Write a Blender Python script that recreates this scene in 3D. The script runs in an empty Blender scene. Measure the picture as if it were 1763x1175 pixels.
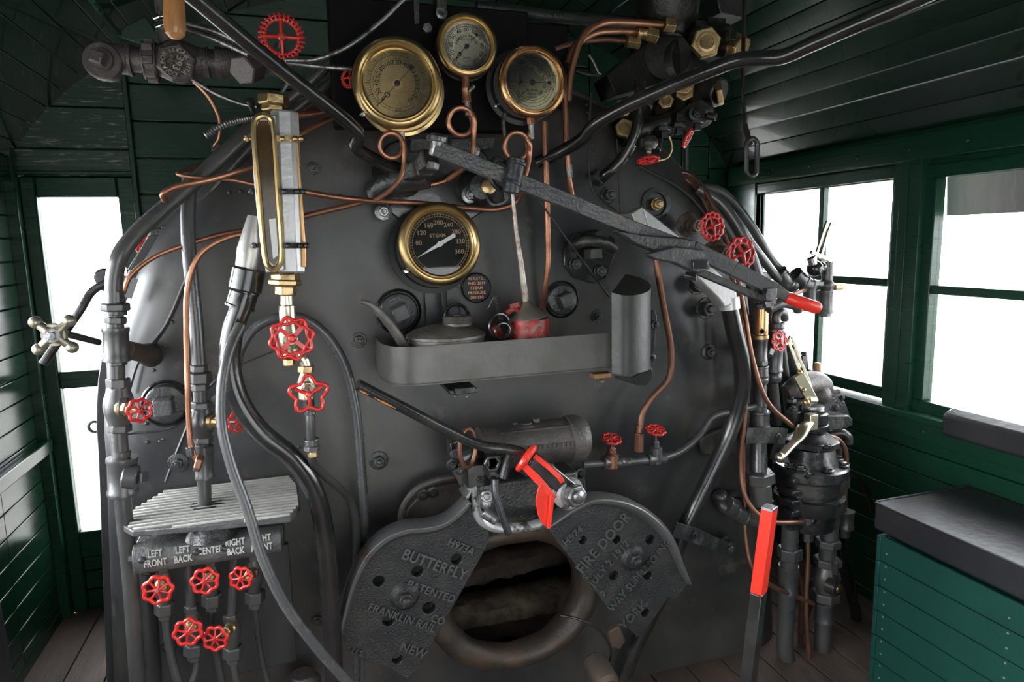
import bpy, bmesh, math, random
from mathutils import Vector, Matrix, noise
from math import sin, cos, pi, radians, sqrt, atan2
random.seed(7)
SC = bpy.context.scene
COL = SC.collection
V = Vector
# ------------------------------------------------------------------ camera
FPX, IW, IH = 1150.0, 1763.0, 1175.0
YAW, PIT, ROL = radians(17.3), radians(8.4), radians(1.4)
EYE = V((0, 0, 1.42))
_f = V((sin(YAW)*cos(PIT), cos(YAW)*cos(PIT), -sin(PIT)))
_r = V((cos(YAW), -sin(YAW), 0)); _u = _r.cross(_f)
CR = cos(ROL)*_r - sin(ROL)*_u; CU = sin(ROL)*_r + cos(ROL)*_u; CF = _f
cam = bpy.data.cameras.new('camera'); camo = bpy.data.objects.new('camera', cam); COL.objects.link(camo)
cam.sensor_width = 36; cam.lens = 36*FPX/IW; cam.clip_start = .02
camo.matrix_world = Matrix(((CR.x, CU.x, -CF.x, EYE.x), (CR.y, CU.y, -CF.y, EYE.y), (CR.z, CU.z, -CF.z, EYE.z), (0, 0, 0, 1)))
SC.camera = camo
# ------------------------------------------------------------------ sky and exposure
W = bpy.data.worlds.new('overcast_sky'); SC.world = W; W.use_nodes = True
bg = W.node_tree.nodes['Background']; bg.inputs[0].default_value = (.93, .97, 1, 1); bg.inputs[1].default_value = 1.0
_n = W.node_tree.nodes; _l = W.node_tree.links.new
#                     # overcast sky, brightest in the hazy quarter beyond the left door
def _glow(d, k, amp):
    v = _n.new('ShaderNodeVectorMath'); v.operation = 'DOT_PRODUCT'; v.inputs[1].default_value = Vector(d).normalized(); _l(_tc.outputs['Generated'], v.inputs[0])
    c = _n.new('ShaderNodeMath'); c.operation = 'MAXIMUM'; c.inputs[1].default_value = 0; _l(v.outputs['Value'], c.inputs[0])
    p = _n.new('ShaderNodeMath'); p.operation = 'POWER'; p.inputs[1].default_value = k; _l(c.outputs[0], p.inputs[0])
    m = _n.new('ShaderNodeMath'); m.operation = 'MULTIPLY'; m.inputs[1].default_value = amp; _l(p.outputs[0], m.inputs[0]); return m.outputs[0]
_tc = _n.new('ShaderNodeTexCoord')
_a = _n.new('ShaderNodeMath'); _a.operation = 'ADD'; _l(_glow((-.85, .45, .35), 2.2, 9.0), _a.inputs[0]); _l(_glow((.95, .1, .35), 1.5, 3.0), _a.inputs[1])
_b = _n.new('ShaderNodeMath'); _b.operation = 'ADD'; _b.inputs[1].default_value = .8; _l(_a.outputs[0], _b.inputs[0]); _l(_b.outputs[0], bg.inputs[1])
vs = SC.view_settings; vs.view_transform = 'Standard'; vs.look = 'None'; vs.gamma = 1; vs.use_curve_mapping = False
vs.exposure = 1.75
# ------------------------------------------------------------------ helpers
def ray(px, py): return CF + (px-IW/2)/FPX*CR - (py-IH/2)/FPX*CU
def P(px, py, Y): d = ray(px, py); return EYE + d*(Y/d.y)
def PX(px, py, X): d = ray(px, py); return EYE + d*(X/d.x)
def PZ(px, py, Z): d = ray(px, py); return EYE + d*((Z-EYE.z)/d.z)
def S(n, p): return n/FPX*((p-EYE).dot(CF))
def perp(a):
    a = V(a).normalized()
    t = V((0, 0, 1)) if abs(a.z) < .9 else V((1, 0, 0))
    x = t.cross(a).normalized(); return x, a.cross(x).normalized(), a
def catmull(pts, n=8, closed=False):
    L = len(pts)
    if L < 3: return list(pts)
    out = []
    for i in range(L if closed else L-1):
        p1, p2 = pts[i], pts[(i+1) % L]
        p0 = pts[i-1] if (closed or i > 0) else p1*2-p2
        p3 = pts[(i+2) % L] if (closed or i+2 < L) else p2*2-p1
        d1 = max((p1-p0).length, 1e-6)**.5; d2 = max((p2-p1).length, 1e-6)**.5; d3 = max((p3-p2).length, 1e-6)**.5
        m1 = (p2-p1) + ((p1-p0)/d1 - (p2-p0)/(d1+d2))*d2
        m2 = (p2-p1) + ((p3-p2)/d3 - (p3-p1)/(d2+d3))*d2
        for k in range(n):
            t = k/n; t2 = t*t; t3 = t2*t
            out.append((2*t3-3*t2+1)*p1 + (t3-2*t2+t)*m1 + (-2*t3+3*t2)*p2 + (t3-t2)*m2)
    if not closed: out.append(pts[-1].copy())
    return out
def resample(pts, step):
    out = [pts[0]]; acc = 0
    for a, b in zip(pts, pts[1:]):
        L = (b-a).length; t = step-acc
        while t <= L:
            out.append(a.lerp(b, t/L)); t += step
        acc = (acc+L) % step
    return out
class M:
    def __init__(s): s.v = []; s.f = []
    def add(s, vs, fs):
        b = len(s.v); s.v += [V(p) for p in vs]; s.f += [[b+i for i in f] for f in fs]; return s
    def tube(s, pts, r, n=12, closed=False, cap=True, flat=1.0):
        pts = [V(p) for p in pts]; L = len(pts); rs = r if isinstance(r, (list, tuple)) else [r]*L
        T = []
        for i in range(L):
            a = pts[i-1] if (i > 0 or closed) else pts[i]; b = pts[(i+1) % L] if (i < L-1 or closed) else pts[i]
            T.append((b-a).normalized() if (b-a).length > 1e-9 else V((0, 0, 1)))
        x, y, _ = perp(T[0]); b0 = len(s.v); X0 = x
        for i in range(L):
            x = (x - T[i]*x.dot(T[i])).normalized(); y = T[i].cross(x)
            for k in range(n):
                a = 2*pi*k/n; s.v.append(pts[i] + x*(rs[i]*cos(a)) + y*(rs[i]*flat*sin(a)))
        off = 0
        if closed:
            xx = (x - T[0]*x.dot(T[0])).normalized(); a = atan2(xx.dot(T[0].cross(X0)), xx.dot(X0)); off = int(round(a/(2*pi/n)))
        for i in range(L if closed else L-1):
            j = (i+1) % L; o = off if (closed and j == 0) else 0
            for k in range(n):
                s.f.append([b0+i*n+k, b0+i*n+(k+1) % n, b0+j*n+(k+1+o) % n, b0+j*n+(k+o) % n])
        if not closed and cap:
            s.f.append([b0+k for k in range(n)][::-1]); s.f.append([b0+(L-1)*n+k for k in range(n)])
        return s
    def lathe(s, o, ax, prof, n=24, ph=0, sx=1, xdir=None):
        o = V(o); x, y, a = perp(ax)
        if xdir is not None:
            x = (V(xdir)-a*V(xdir).dot(a)).normalized(); y = a.cross(x)
        b0 = len(s.v); L = len(prof)
        for h, r in prof:
            for k in range(n):
                t = 2*pi*k/n+ph; s.v.append(o + a*h + x*(r*cos(t)*sx) + y*(r*sin(t)))
        for i in range(L-1):
            for k in range(n): s.f.append([b0+i*n+k, b0+i*n+(k+1) % n, b0+(i+1)*n+(k+1) % n, b0+(i+1)*n+k])
        if prof[0][1] > 1e-6: s.f.append([b0+k for k in range(n)][::-1])
        if prof[-1][1] > 1e-6: s.f.append([b0+(L-1)*n+k for k in range(n)])
        return s
    def cyl(s, a, b, r, n=20, r2=None, c=None):
        a = V(a); b = V(b); L = (b-a).length; r2 = r if r2 is None else r2
        c = min(r, L)*.12 if c is None else c
        return s.lathe(a, b-a, [(0, r-c), (c, r), (L-c, r2), (L, r2-c)], n)
    def hex(s, a, b, r, n=6, ph=0, xdir=None):
        a = V(a); b = V(b); L = (b-a).length; c = min(r*.1, L*.2)
        return s.lathe(a, b-a, [(0, r-c), (c, r), (L-c, r), (L, r-c)], n, ph, xdir=xdir)
    def box(s, c, d, R=None):
        c = V(c); R = R or Matrix.Identity(3); hx, hy, hz = d[0]/2, d[1]/2, d[2]/2
        vs = [c + R @ V((i*hx, j*hy, k*hz)) for i in (-1, 1) for j in (-1, 1) for k in (-1, 1)]
        return s.add(vs, [[0, 1, 3, 2], [4, 6, 7, 5], [0, 4, 5, 1], [2, 3, 7, 6], [0, 2, 6, 4], [1, 5, 7, 3]])
    def bar(s, a, b, w, t, up=(0, 0, 1), w2=None, t2=None):
        """rectangular bar from a to b; w across (in the plane of up), t the other way"""
        a = V(a); b = V(b); d = (b-a).normalized(); y = (V(up)-d*V(up).dot(d)).normalized(); x = d.cross(y)
        w2 = w if w2 is None else w2; t2 = t if t2 is None else t2; vs = []
        for p, ww, tt in ((a, w, t), (b, w2, t2)):
            for i, j in ((-1, -1), (1, -1), (1, 1), (-1, 1)): vs.append(p + x*(i*tt/2) + y*(j*ww/2))
        return s.add(vs, [[3, 2, 1, 0], [4, 5, 6, 7], [0, 1, 5, 4], [1, 2, 6, 5], [2, 3, 7, 6], [3, 0, 4, 7]])
    def prism(s, pts, dv):
        """closed outline pts (3-D) extruded by vector dv"""
        n = len(pts); dv = V(dv); pts = [V(p) for p in pts]
        return s.add(pts+[p+dv for p in pts], [list(range(n))[::-1], list(range(n, 2*n))]+[[i, (i+1) % n, n+(i+1) % n, n+i] for i in range(n)])
    def ball(s, c, r, n=16, ax=(0, 0, 1), sc=1.0):
        k = 9; return s.lathe(c, ax, [(-r*sc*cos(pi*i/k), max(r*sin(pi*i/k), 0)) for i in range(k+1)], n)
    def ring(s, c, ax, R, r, n=32, m=8, a0=0, a1=2*pi, ell=1.0, xdir=None):
        x, y, a = perp(ax)
        if xdir is not None: x = (V(xdir)-a*V(xdir).dot(a)).normalized(); y = a.cross(x)
        full = abs(a1-a0-2*pi) < 1e-6; N = n if full else n+1
        pts = [V(c)+x*(R*cos(a0+(a1-a0)*i/n))+y*(R*ell*sin(a0+(a1-a0)*i/n)) for i in range(N)]
        return s.tube(pts, r, m, closed=full)
    def bolt(s, c, ax, r, h=None, stud=True, flange=1.6):
        c = V(c); a = V(ax).normalized(); h = h or r*.8
        if flange: s.lathe(c, a, [(0, r*flange), (r*.18, r*flange), (r*.25, r*flange*.93)], 20)
        s.hex(c+a*r*.2, c+a*(r*.2+h), r, ph=random.random())
        if stud: s.lathe(c+a*(r*.2+h), a, [(0, r*.5), (r*.35, r*.5), (r*.45, r*.4), (r*.45, 0)], 12)
        return s
    def text(s, body, size, o, xd, yd, depth=.002, align='CENTER', bold=0.0, sx=1.0, shear=0):
        cu = bpy.data.curves.new('t', 'FONT'); cu.body = body; cu.size = size; cu.extrude = depth/2; cu.align_x = align; cu.align_y = 'CENTER'
        cu.offset = bold*size; cu.resolution_u = 3; cu.space_character = 1.05
        ob = bpy.data.objects.new('t', cu); COL.objects.link(ob); dg = bpy.context.evaluated_depsgraph_get(); dg.update()
        me = ob.evaluated_get(dg).to_mesh(); xd = V(xd).normalized(); yd = V(yd).normalized(); nd = xd.cross(yd); o = V(o)
        s.add([o + xd*v.co.x*sx + yd*v.co.y + nd*(v.co.z+depth/2) for v in me.vertices], [list(p.vertices) for p in me.polygons])
        ob.evaluated_get(dg).to_mesh_clear(); bpy.data.objects.remove(ob); bpy.data.curves.remove(cu); return s
    def rough(s, amp, sc):
        for p in s.v: p += noise.noise_vector(p*sc)*amp
        return s
def mesh_obj(m, name, mat, origin, bev=0, sub=0, sharp=34):
    me = bpy.data.meshes.new(name); o0 = V(origin)
    me.from_pydata([tuple(p-o0) for p in m.v], [], m.f); me.validate(); me.update()
    bm = bmesh.new(); bm.from_mesh(me); bmesh.ops.recalc_face_normals(bm, faces=bm.faces); bm.to_mesh(me); bm.free()
    for p in me.polygons: p.use_smooth = True
    me.set_sharp_from_angle(angle=radians(sharp))
    mats = mat if isinstance(mat, (list, tuple)) else [mat]
    for q in mats: me.materials.append(q)
    o = bpy.data.objects.new(name, me); COL.objects.link(o)
    if bev:
        b = o.modifiers.new('bevel', 'BEVEL'); b.width = bev; b.segments = 2; b.limit_method = 'ANGLE'; b.angle_limit = radians(40)
    if sub:
        b = o.modifiers.new('sub', 'SUBSURF'); b.levels = sub; b.render_levels = sub
    return o
def thing(name, label, cat, loc, group=None):
    o = bpy.data.objects.new(name, None); COL.objects.link(o); o.location = loc; o.empty_display_size = .03
    o['label'] = label; o['category'] = cat; o['wloc'] = list(loc)
    if group: o['group'] = group
    return o
SPLIT = {'bolt', 'nut', 'lug', 'clip', 'latch_fitting', 'casting', 'screw', 'square_plug', 'bottom_plug', 'union_lug', 'tie_rod', 'bracket', 'rail', 'pin', 'boss', 'hinge_bolt', 'lagging_seam', 'hanger_plate', 'clamp', 'rounded_casting', 'cover', 'scuff', 'handle_loop', 'bar', 'elbow', 'mount', 'pivot_pin', 'crank_arm', 'handle', 'square_nut', 'knuckle_pin', 'end_bracket', 'corner_bracket', 'top_strap', 'housing', 'filler_cap', 'plate_boss'}
def pieces(m):
    """split a builder into its separate pieces (islands whose boxes touch stay together)"""
    n = len(m.v); par = list(range(n))
    def find(i):
        while par[i] != i: par[i] = par[par[i]]; i = par[i]
        return i
    for f in m.f:
        for k in f[1:]: par[find(k)] = find(f[0])
    isl = {}
    for i in range(n): isl.setdefault(find(i), []).append(i)
    bb = [[ids, [min(m.v[i][a] for i in ids)-.0008 for a in range(3)], [max(m.v[i][a] for i in ids)+.0008 for a in range(3)]] for ids in isl.values()]
    ch = True
    while ch:
        ch = False
        for a in range(len(bb)):
            for b in range(a+1, len(bb)):
                if all(bb[a][1][k] <= bb[b][2][k] and bb[b][1][k] <= bb[a][2][k] for k in range(3)):
                    bb[a] = [bb[a][0]+bb[b][0], [min(x, y) for x, y in zip(bb[a][1], bb[b][1])], [max(x, y) for x, y in zip(bb[a][2], bb[b][2])]]; bb.pop(b); ch = True; break
            if ch: break
    if len(bb) == 1: return [m]
    out = []
    for ids, _, _ in bb:
        q = M(); mp = {i: k for k, i in enumerate(ids)}; q.v = [m.v[i] for i in ids]; q.f = [[mp[i] for i in f] for f in m.f if f[0] in mp]
        if q.f: out.append(q)
    return out
def part(m, name, mat, parent, label=None, bev=0, sub=0, sharp=34):
    if name in SPLIT:
        ps = pieces(m)
        if len(ps) > 1:
            for q in ps[1:]: part1(q, name, mat, parent, label, bev, sub, sharp)
            m = ps[0]
    return part1(m, name, mat, parent, label, bev, sub, sharp)
def part1(m, name, mat, parent, label=None, bev=0, sub=0, sharp=34):
    w = V(parent['wloc']); o = mesh_obj(m, name, mat, w, bev, sub, sharp); o.parent = parent; o['wloc'] = list(w)
    if label: o['label'] = label
    return o
def solo(m, name, mat, label, cat, group=None, bev=0, sub=0, sharp=34, kind=None):
    xs = [p.x for p in m.v]; ys = [p.y for p in m.v]; zs = [p.z for p in m.v]
    w = V(((min(xs)+max(xs))/2, (min(ys)+max(ys))/2, min(zs))); o = mesh_obj(m, name, mat, w, bev, sub, sharp); o.location = w; o['wloc'] = list(w)
    o['label'] = label; o['category'] = cat
    if group: o['group'] = group
    if kind: o['kind'] = kind
    return o
def struct(m, name, mat, bev=0, parent=None):
    if parent: return part(m, name, mat, parent, bev=bev)
    o = mesh_obj(m, name, mat, (0, 0, 0), bev); o['kind'] = 'structure'; o['wloc'] = [0, 0, 0]; return o

# ------------------------------------------------------------------ materials
def mat(name, col, rough=.5, metal=0, col2=None, nscale=6, ndet=4, lo=.4, hi=.65, rough2=None, bump=0, bscale=60, stretch=None, coat=0, trans=0, alpha=1, spec=.5, aniso=0, col3=None, n3=2, lo3=.55, hi3=.75):
    m = bpy.data.materials.new(name); m.use_nodes = True; nt = m.node_tree; b = nt.nodes['Principled BSDF']; L = nt.links.new
    c4 = lambda c: (c[0], c[1], c[2], 1)
    b.inputs['Base Color'].default_value = c4(col); b.inputs['Roughness'].default_value = rough; b.inputs['Metallic'].default_value = metal
    b.inputs['Coat Weight'].default_value = coat; b.inputs['Transmission Weight'].default_value = trans; b.inputs['Alpha'].default_value = alpha
    b.inputs['Specular IOR Level'].default_value = spec
    g = nt.nodes.new('ShaderNodeNewGeometry'); mp = nt.nodes.new('ShaderNodeMapping'); L(g.outputs['Position'], mp.inputs[0])
    if stretch: mp.inputs['Scale'].default_value = stretch
    def nz(sc, det, lo, hi):
        n = nt.nodes.new('ShaderNodeTexNoise'); n.inputs['Scale'].default_value = sc; n.inputs['Detail'].default_value = det; n.inputs['Roughness'].default_value = .62
        L(mp.outputs[0], n.inputs['Vector']); r = nt.nodes.new('ShaderNodeMapRange'); r.inputs[1].default_value = lo; r.inputs[2].default_value = hi
        L(n.outputs['Fac'], r.inputs[0]); return r.outputs[0]
    out = None
    if col2 is not None:
        f = nz(nscale, ndet, lo, hi); mx = nt.nodes.new('ShaderNodeMix'); mx.data_type = 'RGBA'
        mx.inputs[6].default_value = c4(col); mx.inputs[7].default_value = c4(col2); L(f, mx.inputs[0]); out = mx.outputs[2]
        if rough2 is not None:
            mr = nt.nodes.new('ShaderNodeMapRange'); mr.inputs[3].default_value = rough; mr.inputs[4].default_value = rough2; L(f, mr.inputs[0]); L(mr.outputs[0], b.inputs['Roughness'])
    if col3 is not None:
        f = nz(n3, 8, lo3, hi3); mx = nt.nodes.new('ShaderNodeMix'); mx.data_type = 'RGBA'; mx.inputs[7].default_value = c4(col3); L(f, mx.inputs[0])
        if out: L(out, mx.inputs[6])
        else: mx.inputs[6].default_value = c4(col)
        out = mx.outputs[2]
    if out: L(out, b.inputs['Base Color'])
    if bump:
        n = nt.nodes.new('ShaderNodeTexNoise'); n.inputs['Scale'].default_value = bscale; n.inputs['Detail'].default_value = 5; L(mp.outputs[0], n.inputs['Vector'])
        bp = nt.nodes.new('ShaderNodeBump'); bp.inputs['Strength'].default_value = bump; bp.inputs['Distance'].default_value = .004; L(n.outputs['Fac'], bp.inputs['Height']); L(bp.outputs[0], b.inputs['Normal'])
    return m
K = {}
K['plate'] = mat('boiler_plate_paint', (.021, .021, .024), .33, 0, (.070, .065, .058), 2.6, 10, .40, .70, .5, .4, 9, col3=(.12, .10, .08), n3=11, lo3=.60, hi3=.78, spec=.7)
K['jacket'] = mat('jacket_paint', (.03, .03, .033), .35, 0, (.05, .05, .05), 6, 6, .4, .7, .5, .15, 30, stretch=(2, 2, .4), spec=.6)
K['iron'] = mat('cast_iron_paint', (.026, .026, .027), .32, .1, (.075, .07, .064), 24, 7, .5, .72, .55, .5, 120, spec=.8)
K['rough_iron'] = mat('rough_cast_iron', (.055, .048, .046), .42, .25, (.11, .092, .085), 14, 8, .45, .7, .6, .6, 160, spec=.8)
K['pipe'] = mat('pipe_paint', (.050, .050, .053), .27, .1, (.085, .08, .074), 9, 8, .38, .8, .45, .15, 90, spec=.9)
K['gloss'] = mat('gloss_black_paint', (.012, .012, .013), .2, 0, (.032, .03, .028), 9, 8, .42, .8, .35, .12, 60, spec=.8, coat=.3)
K['greypipe'] = mat('grey_black_pipe', (.095, .095, .10), .26, .2, (.12, .115, .105), 14, 5, .5, .75, .4, .1, 80)
K['holeshade'] = mat('painted_hole_shade', (.006, .006, .006), .8)  # near-black colour that stands in for the shade inside holes
K['steel'] = mat('worn_steel', (.34, .34, .35), .33, .9, (.10, .09, .08), 40, 6, .5, .65, .55, .2, 150)
K['darksteel'] = mat('dark_worn_steel', (.07, .07, .075), .35, .7, (.03, .028, .026), 18, 6, .45, .65, .5, .3, 120)
K['lever'] = mat('lever_steel_paint', (.085, .086, .09), .34, .45, (.15, .14, .12), 30, 8, .52, .7, .5, .5, 140)
K['chrome'] = mat('chrome', (.75, .75, .76), .14, 1, (.4, .38, .35), 20, 4, .55, .75, .4)
K['alu'] = mat('bare_aluminium', (.52, .51, .49), .36, .75, (.33, .31, .28), 10, 6, .5, .75, .55, .15, 120)
K['silver'] = mat('silver_paint', (.55, .55, .55), .34, .55, (.38, .37, .35), 8, 6, .5, .75, .5, .15, 90)
K['brass'] = mat('polished_brass', (.70, .52, .26), .28, 1, (.48, .32, .13), 9, 6, .45, .7, .42, .12, 40)
K['bronze'] = mat('copper_tinted_brass', (.66, .40, .20), .27, 1, (.46, .26, .12), 9, 6, .45, .7, .4, .12, 40)
K['goldnut'] = mat('dull_brass', (.58, .42, .22), .36, 1, (.3, .2, .10), 40, 6, .5, .68, .5, .2, 120)
K['palebrass'] = mat('pale_brass', (.74, .68, .52), .30, 1, (.58, .52, .38), 7, 4, .45, .7, .36)
K['copper'] = mat('copper_tube', (.52, .25, .155), .34, .85, (.30, .13, .08), 14, 6, .42, .68, .42, .1, 90)
K['dcopper'] = mat('old_copper_tube', (.30, .15, .10), .38, .8, (.17, .09, .065), 16, 6, .42, .68, .5, .1, 90)
K['red'] = mat('red_enamel', (.62, .022, .018), .28, 0, (.48, .014, .012), 20, 4, .45, .7, .36, coat=.35, col3=(.03, .02, .02), n3=70, lo3=.66, hi3=.70)
K['oldred'] = mat('worn_red_paint', (.33, .028, .025), .4, .1, (.20, .15, .12), 55, 8, .52, .6, .5, .3, 90)
K['brightred'] = mat('bright_red_paint', (.80, .035, .018), .33, 0, (.72, .03, .015), 12, 4, .4, .7, .4, coat=.3)
K['tincan'] = mat('dull_tin', (.22, .21, .19), .42, .5, (.12, .11, .095), 26, 7, .45, .68, .58, .35, 120)
K['tin'] = mat('bare_tin', (.5, .46, .41), .36, .85, (.24, .15, .11), 30, 7, .46, .66, .5, .2, 100)
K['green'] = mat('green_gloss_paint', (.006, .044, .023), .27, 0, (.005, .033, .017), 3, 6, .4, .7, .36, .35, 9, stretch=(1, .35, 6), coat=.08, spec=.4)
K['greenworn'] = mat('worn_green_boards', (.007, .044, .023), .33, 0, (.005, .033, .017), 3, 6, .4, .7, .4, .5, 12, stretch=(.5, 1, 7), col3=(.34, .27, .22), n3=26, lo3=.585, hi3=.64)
K['greenshaded'] = mat('shaded_green_boards', (.004, .022, .011), .17, 0, (.003, .016, .008), 3, 6, .4, .7, .24, .08, 9, stretch=(1, .35, 6), spec=.35)  # darker copy of the green: the left wall's shade put into the colour
K['blackring'] = mat('satin_black_ring', (.008, .008, .009), .42, 0, spec=.35)
K['blackmatte'] = mat('sooty_black', (.005, .005, .005), .7, 0, bump=.2, spec=.15)
K['valvebronze'] = mat('dirty_valve_bronze', (.40, .34, .27), .36, .7, (.10, .08, .065), 26, 6, .45, .65, .5, .4, 120)
K['heatvalve'] = mat('brown_grey_cast_iron', (.085, .070, .068), .40, .2, (.13, .108, .10), 20, 7, .5, .72, .55, .5, 170, spec=.8)
K['turret'] = mat('oily_dark_turret_iron', (.012, .0115, .0105), .34, .1, (.035, .031, .026), 20, 7, .5, .72, .55, .4, 110, spec=.6)
K['manif'] = mat('dusty_grey_iron', (.075, .075, .077), .42, .2, (.12, .115, .105), 24, 7, .5, .7, .6, .5, 130, spec=.8)
K['step'] = mat('scuffed_step_metal', (.50, .49, .46), .42, .3, (.36, .35, .33), 14, 7, .45, .68, .55, .3, 120)
K['seatgreen'] = mat('teal_green_paint', (.010, .062, .048), .36, 0, (.007, .048, .038), 4, 5, .4, .7, .4, .2, 12)
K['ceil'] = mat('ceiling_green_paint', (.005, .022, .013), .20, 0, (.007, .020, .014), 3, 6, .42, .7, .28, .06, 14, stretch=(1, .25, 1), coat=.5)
K['vinyl'] = mat('black_vinyl', (.020, .020, .024), .36, 0, (.028, .027, .03), 5, 5, .4, .7, .5, .3, 45)
K['wood'] = mat('varnished_wood', (.50, .24, .08), .32, 0, (.30, .12, .04), 9, 8, .38, .66, .42, .1, 60, stretch=(6, 6, .7), coat=.5)
K['floorw'] = mat('worn_floor_boards', (.088, .058, .042), .6, 0, (.055, .04, .032), 5, 8, .35, .7, .75, .4, 40, stretch=(4, .6, 1))
K['rust'] = mat('firebox_scale', (.062, .042, .030), .75, 0, (.03, .021, .016), 12, 9, .38, .66, .85, .9, 60)
K['brick'] = mat('sooty_firebrick', (.15, .115, .08), .8, 0, (.05, .04, .03), 15, 9, .42, .64, .9, 1.0, 70)
K['ringiron'] = mat('heat_browned_iron', (.075, .060, .050), .45, .35, (.15, .095, .062), 10, 8, .45, .7, .6, .5, 60)
K['paint'] = mat('orange_scuff', (.55, .22, .05), .5)
K['creamdial'] = mat('cream_dial', (.80, .77, .62), .5, 0, (.76, .72, .57), 16, 6, .4, .7)
K['brassdial'] = mat('tarnished_brass_dial', (.16, .12, .05), .5, 0, (.09, .065, .025), 8, 6, .35, .7)
K['greendial'] = mat('brushed_pale_dial', (.66, .62, .40), .4, .25, (.60, .56, .35), 8, 5, .4, .7)
K['blackdial'] = mat('black_dial', (.010, .010, .012), .4)
K['ink'] = mat('black_ink', (.008, .008, .008), .6)
K['goldink'] = mat('tan_dial_print', (.42, .29, .16), .5)
K['white'] = mat('white_paint', (.8, .8, .78), .4)
K['pinkink'] = mat('coppery_lettering', (.75, .36, .22), .45)
K['paper'] = mat('white_paper_strip', (.75, .75, .73), .7)
K['knobw'] = mat('tarnished_nickel', (.42, .39, .31), .33, .8, (.22, .19, .13), 20, 5, .45, .65, .5)
K['braid'] = mat('braided_metal_hose', (.30, .28, .28), .33, .85, (.16, .15, .14), 60, 3, .4, .6)
K['shade'] = mat('grimy_canvas', (.30, .28, .27), .8, 0, (.14, .13, .13), 5, 8, .35, .7, .9, .4, 30, stretch=(1, 1, .2))
K['tray'] = mat('grey_sheet_steel', (.135, .132, .125), .36, .25, (.095, .09, .08), 7, 8, .42, .66, .48, .15, 60, col3=(.16, .13, .11), n3=45, lo3=.66, hi3=.74)
K['box'] = mat('dark_olive_sheet', (.030, .031, .027), .40, .0, (.022, .022, .020), 9, 6, .42, .66, .5, .15, 90)
K['silverdirt'] = mat('blotchy_silver_paint', (.50, .50, .50), .32, .5, (.06, .055, .05), 26, 6, .52, .62, .5, .3, 90)
K['oldtop'] = mat('stained_tin', (.30, .27, .23), .38, .8, (.30, .05, .04), 16, 6, .55, .64, .5, .3, 90)
K['gloss2'] = mat('oily_black_casting', (.013, .013, .014), .26, 0, (.05, .046, .042), 14, 7, .5, .72, .5, .22, 70, spec=.8, coat=.2)
K['vinyl2'] = mat('dark_cloth', (.012, .014, .013), .85, 0, bump=.4, bscale=20)
K['ground'] = mat('pale_gravel', (.24, .235, .22), .9)
K['padpaint'] = mat('brown_paint', (.24, .12, .05), .6)
def glass_mat(name, tint=(1, 1, 1), gl=.08, rough=.02, ior=1.45):
    m = bpy.data.materials.new(name); m.use_nodes = True; nt = m.node_tree; nt.nodes.remove(nt.nodes['Principled BSDF']); L = nt.links.new
    t = nt.nodes.new('ShaderNodeBsdfTransparent'); t.inputs[0].default_value = (*tint, 1); g = nt.nodes.new('ShaderNodeBsdfGlossy'); g.inputs['Roughness'].default_value = rough
    fr = nt.nodes.new('ShaderNodeFresnel'); fr.inputs[0].default_value = ior; mx = nt.nodes.new('ShaderNodeMixShader')
    ge = nt.nodes.new('ShaderNodeNewGeometry'); ml = nt.nodes.new('ShaderNodeMath'); ml.operation = 'SUBTRACT'; ml.use_clamp = True
    L(fr.outputs[0], ml.inputs[0]); L(ge.outputs['Backfacing'], ml.inputs[1]); L(ml.outputs[0], mx.inputs[0]); L(t.outputs[0], mx.inputs[1]); L(g.outputs[0], mx.inputs[2]); L(mx.outputs[0], nt.nodes['Material Output'].inputs[0]); return m
K['glass'] = glass_mat('window_glass')
K['gglass'] = glass_mat('gauge_glass', ior=1.5)
K['gglass2'] = glass_mat('thick_gauge_glass', ior=1.75)
NY = V((0, -1, 0)); ZZ = V((0, 0, 1)); XX = V((1, 0, 0))
# ================================================================== THE SETTING
XL, XR, YF, YR = -.985, 2.04, 2.90, -1.1
CX = .5275
ARC = [(1.5125, 1.75), (1.45, 1.84), (1.39, 1.915), (1.32, 1.985), (1.23, 2.06), (1.12, 2.13), (1.0, 2.195), (.85, 2.265), (.7, 2.325), (.5, 2.38), (.25, 2.425), (0, 2.44)]
ARCF = [(CX-a, z) for a, z in ARC] + [(CX+a, z) for a, z in ARC[::-1][1:]]
# floor of boards running fore and aft
m = M(); m.box(((XL+XR)/2, .9, -.06), (XR-XL+.2, 4.2, .05))
x = XL
while x < XR:
    m.box((x+.066, .9, -.018), (.128, 4.2, .036)); x += .133
struct(m, 'floor', K['floorw'], .002)
def boards(m, Y0, Y1, z0, z1, X, sgn, w=.082, th=.018):
    """horizontal boards on a side wall, with open V joints"""
    z = z0
    while z < z1-.005:
        h = min(w, z1-z); m.box((X+sgn*th/2, (Y0+Y1)/2, z+h/2), (th, Y1-Y0, h-.004)); z += w
    m.box((X+sgn*(th+.012), (Y0+Y1)/2, (z0+z1)/2), (.024, Y1-Y0, z1-z0))
# left wall, with a window opening beside the camera
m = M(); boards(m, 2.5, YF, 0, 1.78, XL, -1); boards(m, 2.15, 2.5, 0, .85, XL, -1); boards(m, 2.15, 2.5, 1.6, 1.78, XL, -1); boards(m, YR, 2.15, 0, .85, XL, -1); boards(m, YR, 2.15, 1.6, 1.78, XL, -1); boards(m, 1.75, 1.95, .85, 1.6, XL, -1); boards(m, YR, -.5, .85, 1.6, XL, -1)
struct(m, 'wall_left', K['greenshaded'], .0025)
m = M(); m.box((XL-.012, .9, -.005), (.03, 4.0, .09)); struct(m, 'leak_strip_left', K['greenshaded'], .002)  # added strip that blocks the light leak along the floor joint
m = M(); m.box((XR+.012, .9, -.005), (.03, 4.0, .09)); struct(m, 'leak_strip_right', K['green'], .002)  # matching strip, added against the light leak on the right
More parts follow.
